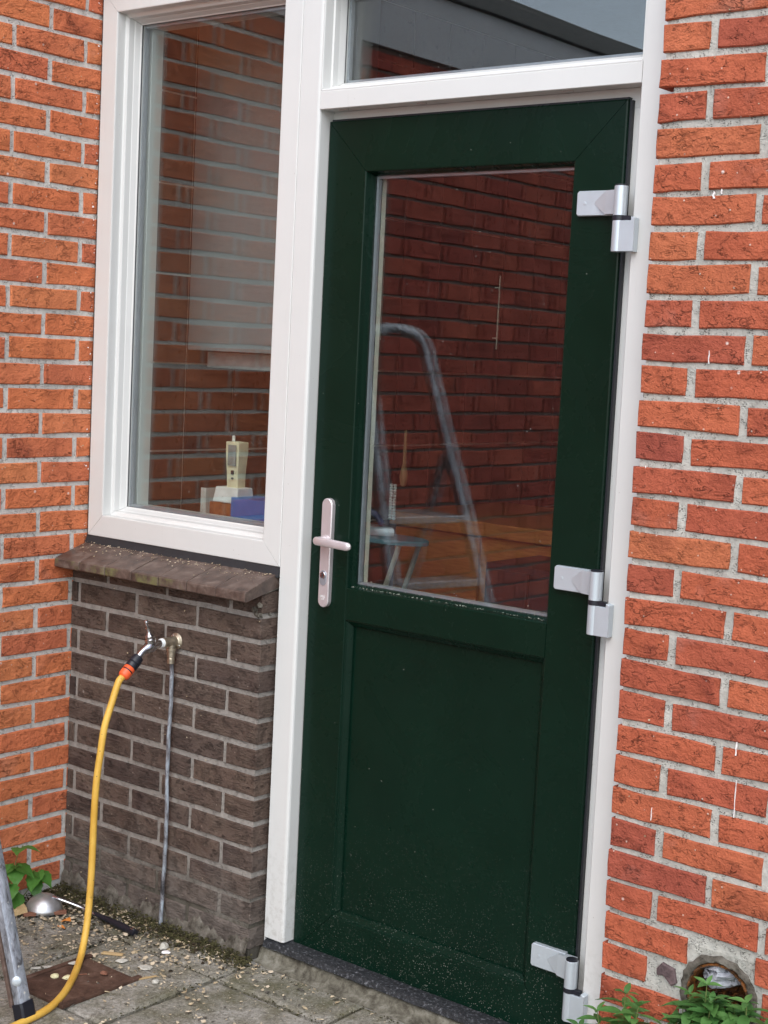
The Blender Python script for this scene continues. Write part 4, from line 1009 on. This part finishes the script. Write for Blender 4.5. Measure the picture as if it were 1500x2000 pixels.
plant('weed', 'young weed with broad heart shaped leaves in the left wall corner', (.045,-.235,.0), [
    ([(0,0,0),(.005,-.005,.06),(.0,.0,.12),(.015,.01,.165)], [(.98,-.9,.3,1.0),(.98,.6,.2,.8),(.62,-1.6,-.1,1.05),(.62,.2,.0,1.05),(.62,-.6,-.5,1.1)]),
    ([(0,0,0),(.02,-.02,.04),(.03,-.04,.085)], [(.98,-.8,-.3,1.05),(.98,-1.9,-.1,.95),(.6,-.3,-.4,1.05)]),
    ([(0,0,0),(.02,.03,.05),(.035,.05,.10)], [(.98,.0,-.2,1.0),(.98,-1.0,-.4,1.1),(.7,-.5,-.6,.9)]),
    ([(0,0,0),(.02,-.06,.03),(.03,-.085,.05)], [(.98,-.7,-.3,.9),(.98,-1.7,.0,.8)]),
], LH, None, 'weed')
def herb(name, lab, base, tops, hgt=1):
    stems = []
    for (dx, dy, h) in tops:
        lv = []
        nwh = 9
        for q in range(nwh):
            t = .45 + .55*q/(nwh-1)
            for s_ in range(2 if q < nwh-1 else 4):
                lv.append((t, q*1.4+s_*(math.pi if q < nwh-1 else math.pi/2)+U(-.3,.3), U(-.05,.5)+(.4 if q == nwh-1 else 0), U(.65,1.05)*(1 if q < nwh-1 else .6)))
        stems.append(([(0,0,0),(dx*.35,dy*.35,h*.4),(dx*.8,dy*.8,h*.8),(dx,dy,h)], lv))
    return plant(name, lab, base, stems, LN, None, 'weed')
herb('weed', 'leafy green weed at the foot of the red wall beside the door frame', (1.735,-.125,0), [(-.045,-.005,.215),(.01,.0,.265),(.045,-.01,.255),(-.02,-.02,.17),(-.085,.0,.17),(.075,.01,.20)])
herb('weed', 'green weed sprouting in front of the round drain pipe', (1.90,-.115,0), [(-.035,.015,.295),(.0,.01,.325),(.03,.01,.27),(-.015,-.01,.24),(.055,.0,.23),(-.055,.0,.235),(.015,.0,.30),(-.02,.0,.27),(.04,-.01,.25),(-.045,.01,.265)])
herb('weed', 'leaves hanging out of the mouth of the round drain pipe', (1.905,-.062,.232), [(-.03,-.022,.030),(.012,-.03,.045),(.035,-.02,.02),(-.01,-.03,-.01),(.0,-.025,.06),(-.04,-.02,.005),(.045,-.025,.05)])
herb('weed', 'thin weed leaning out at the right of the drain pipe', (1.99,-.11,.10), [(-.01,.005,.215),(.05,-.01,.205),(.03,-.01,.15)])

# ------------------------------------------------------------------ step ladder
def LG(foot, dx, dy, h0, h1): return [Vector((foot[0]+dx*h, foot[1]+dy*h, h)) for h in (h0, h1)]
F0, D0 = (.600,-.628), (-.266,-.063)
F1, D1 = (.746,-1.034), (-.340,.047)
lad = empty('step_ladder', (.45,-.8,0), 'worn aluminium step ladder, one leg in view at the lower left', 'step ladder')
HT = 1.42
a0, a1 = LG(F0, *D0, .03, HT); b0, b1 = LG(F1, *D1, .03, HT)
def arch(t, up, dx): return a1*(1-t)+b1*t + Vector((-dx, 0, up))
top = [arch(.01,.035,.008), arch(.06,.068,.016), arch(.16,.093,.022), arch(.32,.105,.026), arch(.50,.108,.027), arch(.68,.105,.026), arch(.84,.093,.022), arch(.94,.068,.016), arch(.99,.035,.008)]
rect = [(1,-.62),(1,.62),(.75,.8),(-.75,.8),(-1,.62),(-1,-.62),(-.75,-.8),(.75,-.8)]
m = MB(); m.tube(smoothpath([a0,a0.lerp(a1,.35),a0.lerp(a1,.7),a1,*top,b1,b0.lerp(b1,.7),b0.lerp(b1,.35),b0], 6), .0148, 8, True, rect, (.1,-1,0)); m.build('front_frame', M['ladder'], lad, 40)
# rusty inner flange of the legs
for (u0, u1) in ((a0, a1), (b0, b1)):
    m = MB(); m.tube([u0+Vector((-.017,-.014,0)), u1+Vector((-.017,-.014,0))], .006, 8, True, rect, (.1,-1,0)); m.build('leg_flange', M['ladderdark'], lad)
for u0, dd in ((a0, D0), (b0, D1)):
    base = u0-Vector((dd[0],dd[1],1))*.030
    m = MB(); m.tube([base+Vector((0,0,.0015)), u0+Vector((0,0,.004)), u0+Vector((dd[0],dd[1],1))*.012], .0195, 8, True, rect, (.1,-1,0)); m.build('rubber_foot', M['blackplastic'], lad)
# rivet heads facing the room
for (u0, dd, hh) in ((a0, D0, .062), (a0, D0, .30), (b0, D1, .062), (b0, D1, .30)):
    c = u0+Vector((dd[0],dd[1],1))*hh
    m = MB(); m.lathe(c+Vector((.012,-.012,0))*1.0, (.72,-.65,.1), [(0,.0105),(.0025,.0105),(.0045,.008),(.005,.004)], 16); m.build('rivet', M['alu'], lad, 40)
# rear frame, hinged half way up
PH = 1.13
pa, pb = a0.lerp(a1, PH/HT), b0.lerp(b1, PH/HT)
for pt, pq, ft in ((pa, pb, Vector((.115,-.60,.01))), (pb, pa, Vector((.13,-.80,.01)))):
    m = MB(); m.tube(smoothpath([pt+Vector((.004,0,.012)), pt+Vector((-.022,.010,.006)), pt.lerp(ft,.10)+Vector((-.020,.008,0)), pt.lerp(ft,.3)+Vector((-.022,0,0)), pt.lerp(ft,.6)+Vector((-.010,0,0)), ft], 6), .0120, 8, True, rect, (.1,-1,0)); m.build('rear_leg', M['ladder'], lad, 40)
for h in (.48, .78, .97):
    ca, cb = a0.lerp(a1, h/HT), b0.lerp(b1, h/HT)
    d_ = (cb-ca); m = MB(); nx_ = Vector((-1,0,0)); 
    o_ = ca+d_*.05; e_ = cb-d_*.05; w2 = .07 if h < .9 else .17
    vs = [o_+Vector((.02,0,.0)), e_+Vector((.02,0,0)), e_+Vector((-w2,0,0)), o_+Vector((-w2,0,0))]
    vs += [v-Vector((0,0,.022)) for v in vs]
    m.add(vs, [(0,1,2,3),(4,7,6,5),(0,4,5,1),(1,5,6,2),(2,6,7,3),(3,7,4,0)]); o = m.build('tread', M['ladder'], lad); bevel(o, .003)

# ------------------------------------------------------------------ kitchen seen through the glass
rm = MB()
XA, XB_, YA, YBk, ZC = -.034, 3.2, .20, 3.0, 2.55
def sheet(name, a, mat, kind='structure'):
    m = MB(); m.box(*a); o = m.build(name, mat); tag(o, kind=kind); return o
sheet('room_floor', (-.25, XB_, .14, YBk, -.03, .0), M['roomdark'])
sheet('room_ceiling', (-.25, XB_, .14, YBk, ZC, ZC+.1), M['plaster'])
sheet('room_back_wall', (-.25, XB_, YBk+.002, YBk+.1, 0, ZC), M['roomdark'])
sheet('room_right_wall', (XB_+.002, XB_+.1, .30, YBk, 0, ZC), M['roomdark'])
sheet('room_front_wall', (1.72, XB_, .252, .30, 0, ZC), M['plaster'])
sheet('room_window_wall', (.0, .66, .202, .215, 0, z(-.0)), M['plaster'])
kw = MB(); kw.box(-.16, XA-.004, .0965, YBk, 0, ZC); kwo = kw.build('kitchen_wall', M['grout']); tag(kwo, kind='structure')
tiles = {}
m0 = MB(); m0.prism([(-.5,-.5),(.5,-.5),(.5,.5),(-.5,.5)], 0, 1, 0)
tmesh = m0.mesh('wall_tile', M['walltile'])
zrows = [-.95, -.771, -.528, -.284, -.0405, .2025, .4455, .6885, .9315, 1.1745, 1.4175, 1.60]
ys = [.1, .181, .3705, .560] + [.560+.19*i for i in range(1, 13)]
for a, b_ in zip(zrows[:-1], zrows[1:]):
    for c_, d_ in zip(ys[:-1], ys[1:]):
        o = bpy.data.objects.new('wall_tile', tmesh); C.objects.link(o); o.parent = kwo
        g = .0026; o.matrix_basis = Matrix.Translation((XA, (c_+d_)/2, z((a+b_)/2))) @ Matrix.Rotation(math.pi/2, 4, 'Z') @ Matrix.Diagonal((d_-c_-2*g, .0045, b_-a-2*g, 1))
cb = empty('wall_cabinet', (.1, .9, z(.48)), 'plain grey kitchen wall cabinet seen through the window', 'wall cabinet')
m = MB(); m.box(XA+.001, .32, .372, .72, z(.484), z(1.60)); o = m.build('cabinet_body', M['hood'], cb); bevel(o, .002)
m = MB(); m.box(XA+.03, .31, .42, .71, z(.438), z(.482)); o = m.build('cabinet_base', M['hoodtrim'], cb); bevel(o, .003)
# inner window ledge with the things on it
m = MB(); m.box(XA+.002, .66, .1365, .30, z(.005), z(.030)); o = m.build('inner_window_ledge', M['pale']); tag(o, 'pale inner ledge behind the window glass', 'window ledge')
zt = z(.0302)
m = MB(); m.box(.262,.352,.19,.26, zt, zt+.066); o = m.build('brown_box', M['brownbox']); bevel(o, .001); tag(o, 'small brown printed box standing on the inner window ledge', 'box')
m = MB(); m.box(.354,.480,.175,.27, zt, zt+.085); o = m.build('blue_box', M['bluebox']); bevel(o, .0015); tag(o, 'blue cardboard box at the right end of the inner window ledge', 'box')
ph = empty('cordless_phone', (.325,.22,zt+.067), 'cream cordless handset standing in its white holder on the brown box', 'telephone')
zz = zt+.0665
m = MB(); m.add([(.276,.185,zz),(.365,.185,zz),(.365,.25,zz),(.276,.25,zz),(.282,.19,zz+.040),(.362,.19,zz+.040),(.362,.245,zz+.040),(.282,.245,zz+.040)], [(0,3,2,1),(4,5,6,7),(0,1,5,4),(1,2,6,5),(2,3,7,6),(3,0,4,7)]); o = m.build('holder', M['holder'], ph); bevel(o, .003)
m = MB(); zb_ = zz+.030; vs = []
for (t, hw, y0_, y1_) in ((0,.0195,.205,.235),(.35,.020,.203,.235),(.8,.0235,.200,.238),(1,.0235,.200,.238)):
    for (sx_, yy) in ((-1,y0_),(1,y0_),(1,y1_),(-1,y1_)): vs.append((.326+sx_*hw, yy, zb_+.128*t))
m.add(vs, [(i*4+j, i*4+(j+1)%4, (i+1)*4+(j+1)%4, (i+1)*4+j) for i in range(3) for j in range(4)]+[(0,1,2,3),(12,13,14,15)]); o = m.build('handset', M['cream'], ph); bevel(o, .003, 3)
m = MB(); m.box(.314,.343,.1975,.199, zb_+.066, zb_+.120); m.build('display', M['screen'], ph)
m = MB(); m.box(.326,.334,.1985,.2025, zb_+.044, zb_+.054); m.build('button', M['blackplastic'], ph)
m = MB(); m.box(.327,.332,.1992,.2035, zb_+.031, zb_+.036); m.build('button', M['blackplastic'], ph)
m = MB(); m.lathe((.311,.22,zb_+.127), (0,0,1), [(0,.0045),(.014,.0042),(.016,.003)], 10); m.build('antenna', M['holder'], ph, 40)
m = MB(); m.box(.228,.246,.19,.191, zt, zt+.098); m.box(.246,.2475,.19,.23, zt, zt+.098); o = m.build('clear_holder', M['clear']); tag(o, 'thin clear acrylic stand left of the brown box', 'acrylic stand')
# worktop, ironing board and iron, utensils
wt = empty('worktop', (.5,1.35,0), 'orange wood worktop with drawers seen through the door glass', 'worktop')
m = MB(); m.box(XA+.01, 1.05, 1.30, 1.95, z(-.055), z(-.01)); o = m.build('top', M['counter'], wt); bevel(o, .004)
for i in range(3):
    m = MB(); m.box(XA+.01+.35*i+.004, XA+.01+.35*(i+1)-.004, 1.33, 1.90, z(-.28), z(-.062)); o = m.build('drawer', M['counter'], wt); bevel(o, .004)
m = MB(); m.box(XA+.02, 1.04, 1.34, 1.90, .0, z(-.285)); m.build('plinth', M['roomdark'], wt)
dc = empty('dark_cabinet', (.95,1.0,0), 'dark panelled cabinet at the lower right behind the door glass', 'cabinet')
m = MB(); m.box(.585, .90, 1.0, 1.28, 0, z(-.085)); m.build('body', M['cabinet'], dc)
for a in (.592, .745):
    m = MB(); m.box(a, a+.145, .985, .999, .08, z(-.32)); o = m.build('panel', M['cabinet'], dc); bevel(o, .006)
    m = MB(); m.box(a, a+.145, .985, .999, z(-.30), z(-.10)); o = m.build('panel', M['cabinet'], dc); bevel(o, .006)
ib = empty('ironing_board', (.2,1.0,0), 'blue ironing board with a rounded end behind the door glass', 'ironing board')
pl = [(-.03,-.075)]+[(.24+.075*math.cos(a)*1.6, .075*math.sin(a)) for a in [(-math.pi/2)+math.pi*i/14 for i in range(15)]]+[(-.03,.075)]
m = MB(); m.prism(pl, 0, .014, .003); m.v = [(a, 1.0+c_, z(-.052)-b_) for a, b_, c_ in m.v]; o = m.build('padded_top', M['bluepad'], ib, 40)
for s_ in (-.05, .05):
    m = MB(); m.tube([(.30,1.0+s_,z(-.066)),(-.01,1.0+s_,.0)], .008, 8); m.build('leg', M['pale'], ib, True)
ir = empty('iron', (.17,1.0,z(-.05)), 'steam iron with grey body and dark blue handle on the ironing board', 'iron')
io = [(.06,-.032),(.15,-.035),(.22,-.018),(.238,0),(.22,.018),(.15,.035),(.06,.032)]
m = MB(); m.prism(io, 0, .026, .006); m.v = [(a, 1.0+c_, z(-.024)-b_) for a, b_, c_ in m.v]; m.build('iron_body', M['alu'], ir, 40)
m = MB(); m.tube(smoothpath([(.075,1.0,z(-.022)),(.08,1.0,z(.005)),(.12,1.0,z(.016)),(.16,1.0,z(.012)),(.19,1.0,z(-.018))], 5), .010, 10); m.build('iron_handle', M['navy'], ir, True)
m = MB(); m.lathe((.264,1.0,z(.105)), (0,0,1), [(0,.004),(.006,.010),(.030,.013),(.052,.010),(.068,.006),(.165,.005),(.172,.003)], 12); o = m.build('wooden_spoon', M['spoon'], None, 40); o.scale = (1,1,1); tag(o, 'wooden spoon hanging upside down above the worktop', 'spoon')
m = MB()
for s_ in (-.007, .007):
    for i in range(13): m.lathe((.226+s_, 1.0, z(-.0)+i*.0085), (0,0,1), [(0,.003),(.003,.0062),(.0055,.0062),(.0085,.003)], 8)
o = m.build('bead_chain', M['holder'], None, 40); tag(o, 'double white bead chain hanging above the ironing board', 'bead chain')
for k_, (x, z1_, z0_) in enumerate(((.577,.737,.529),(.146,.788,.542))):
    r_ = empty('thin_rod', (x,1.0,z(z0_)), ('thin pale vertical rod with pegs in the right half of the door glass','thin pale vertical rod with pegs near the left edge of the door glass')[k_], 'rod', 'thin rods hanging in the kitchen')
    m = MB(); m.tube([(x,1.0,z(z0_)),(x,1.0,z(z1_))], .0024, 6); m.build('bar', M['pale'], r_)
    for f_ in (.15, .84):
        m = MB(); zq = z(z0_+(z1_-z0_)*f_); m.tube([(x-.016,1.0,zq),(x,1.0,zq)], .0018, 6); m.build('peg', M['pale'], r_)
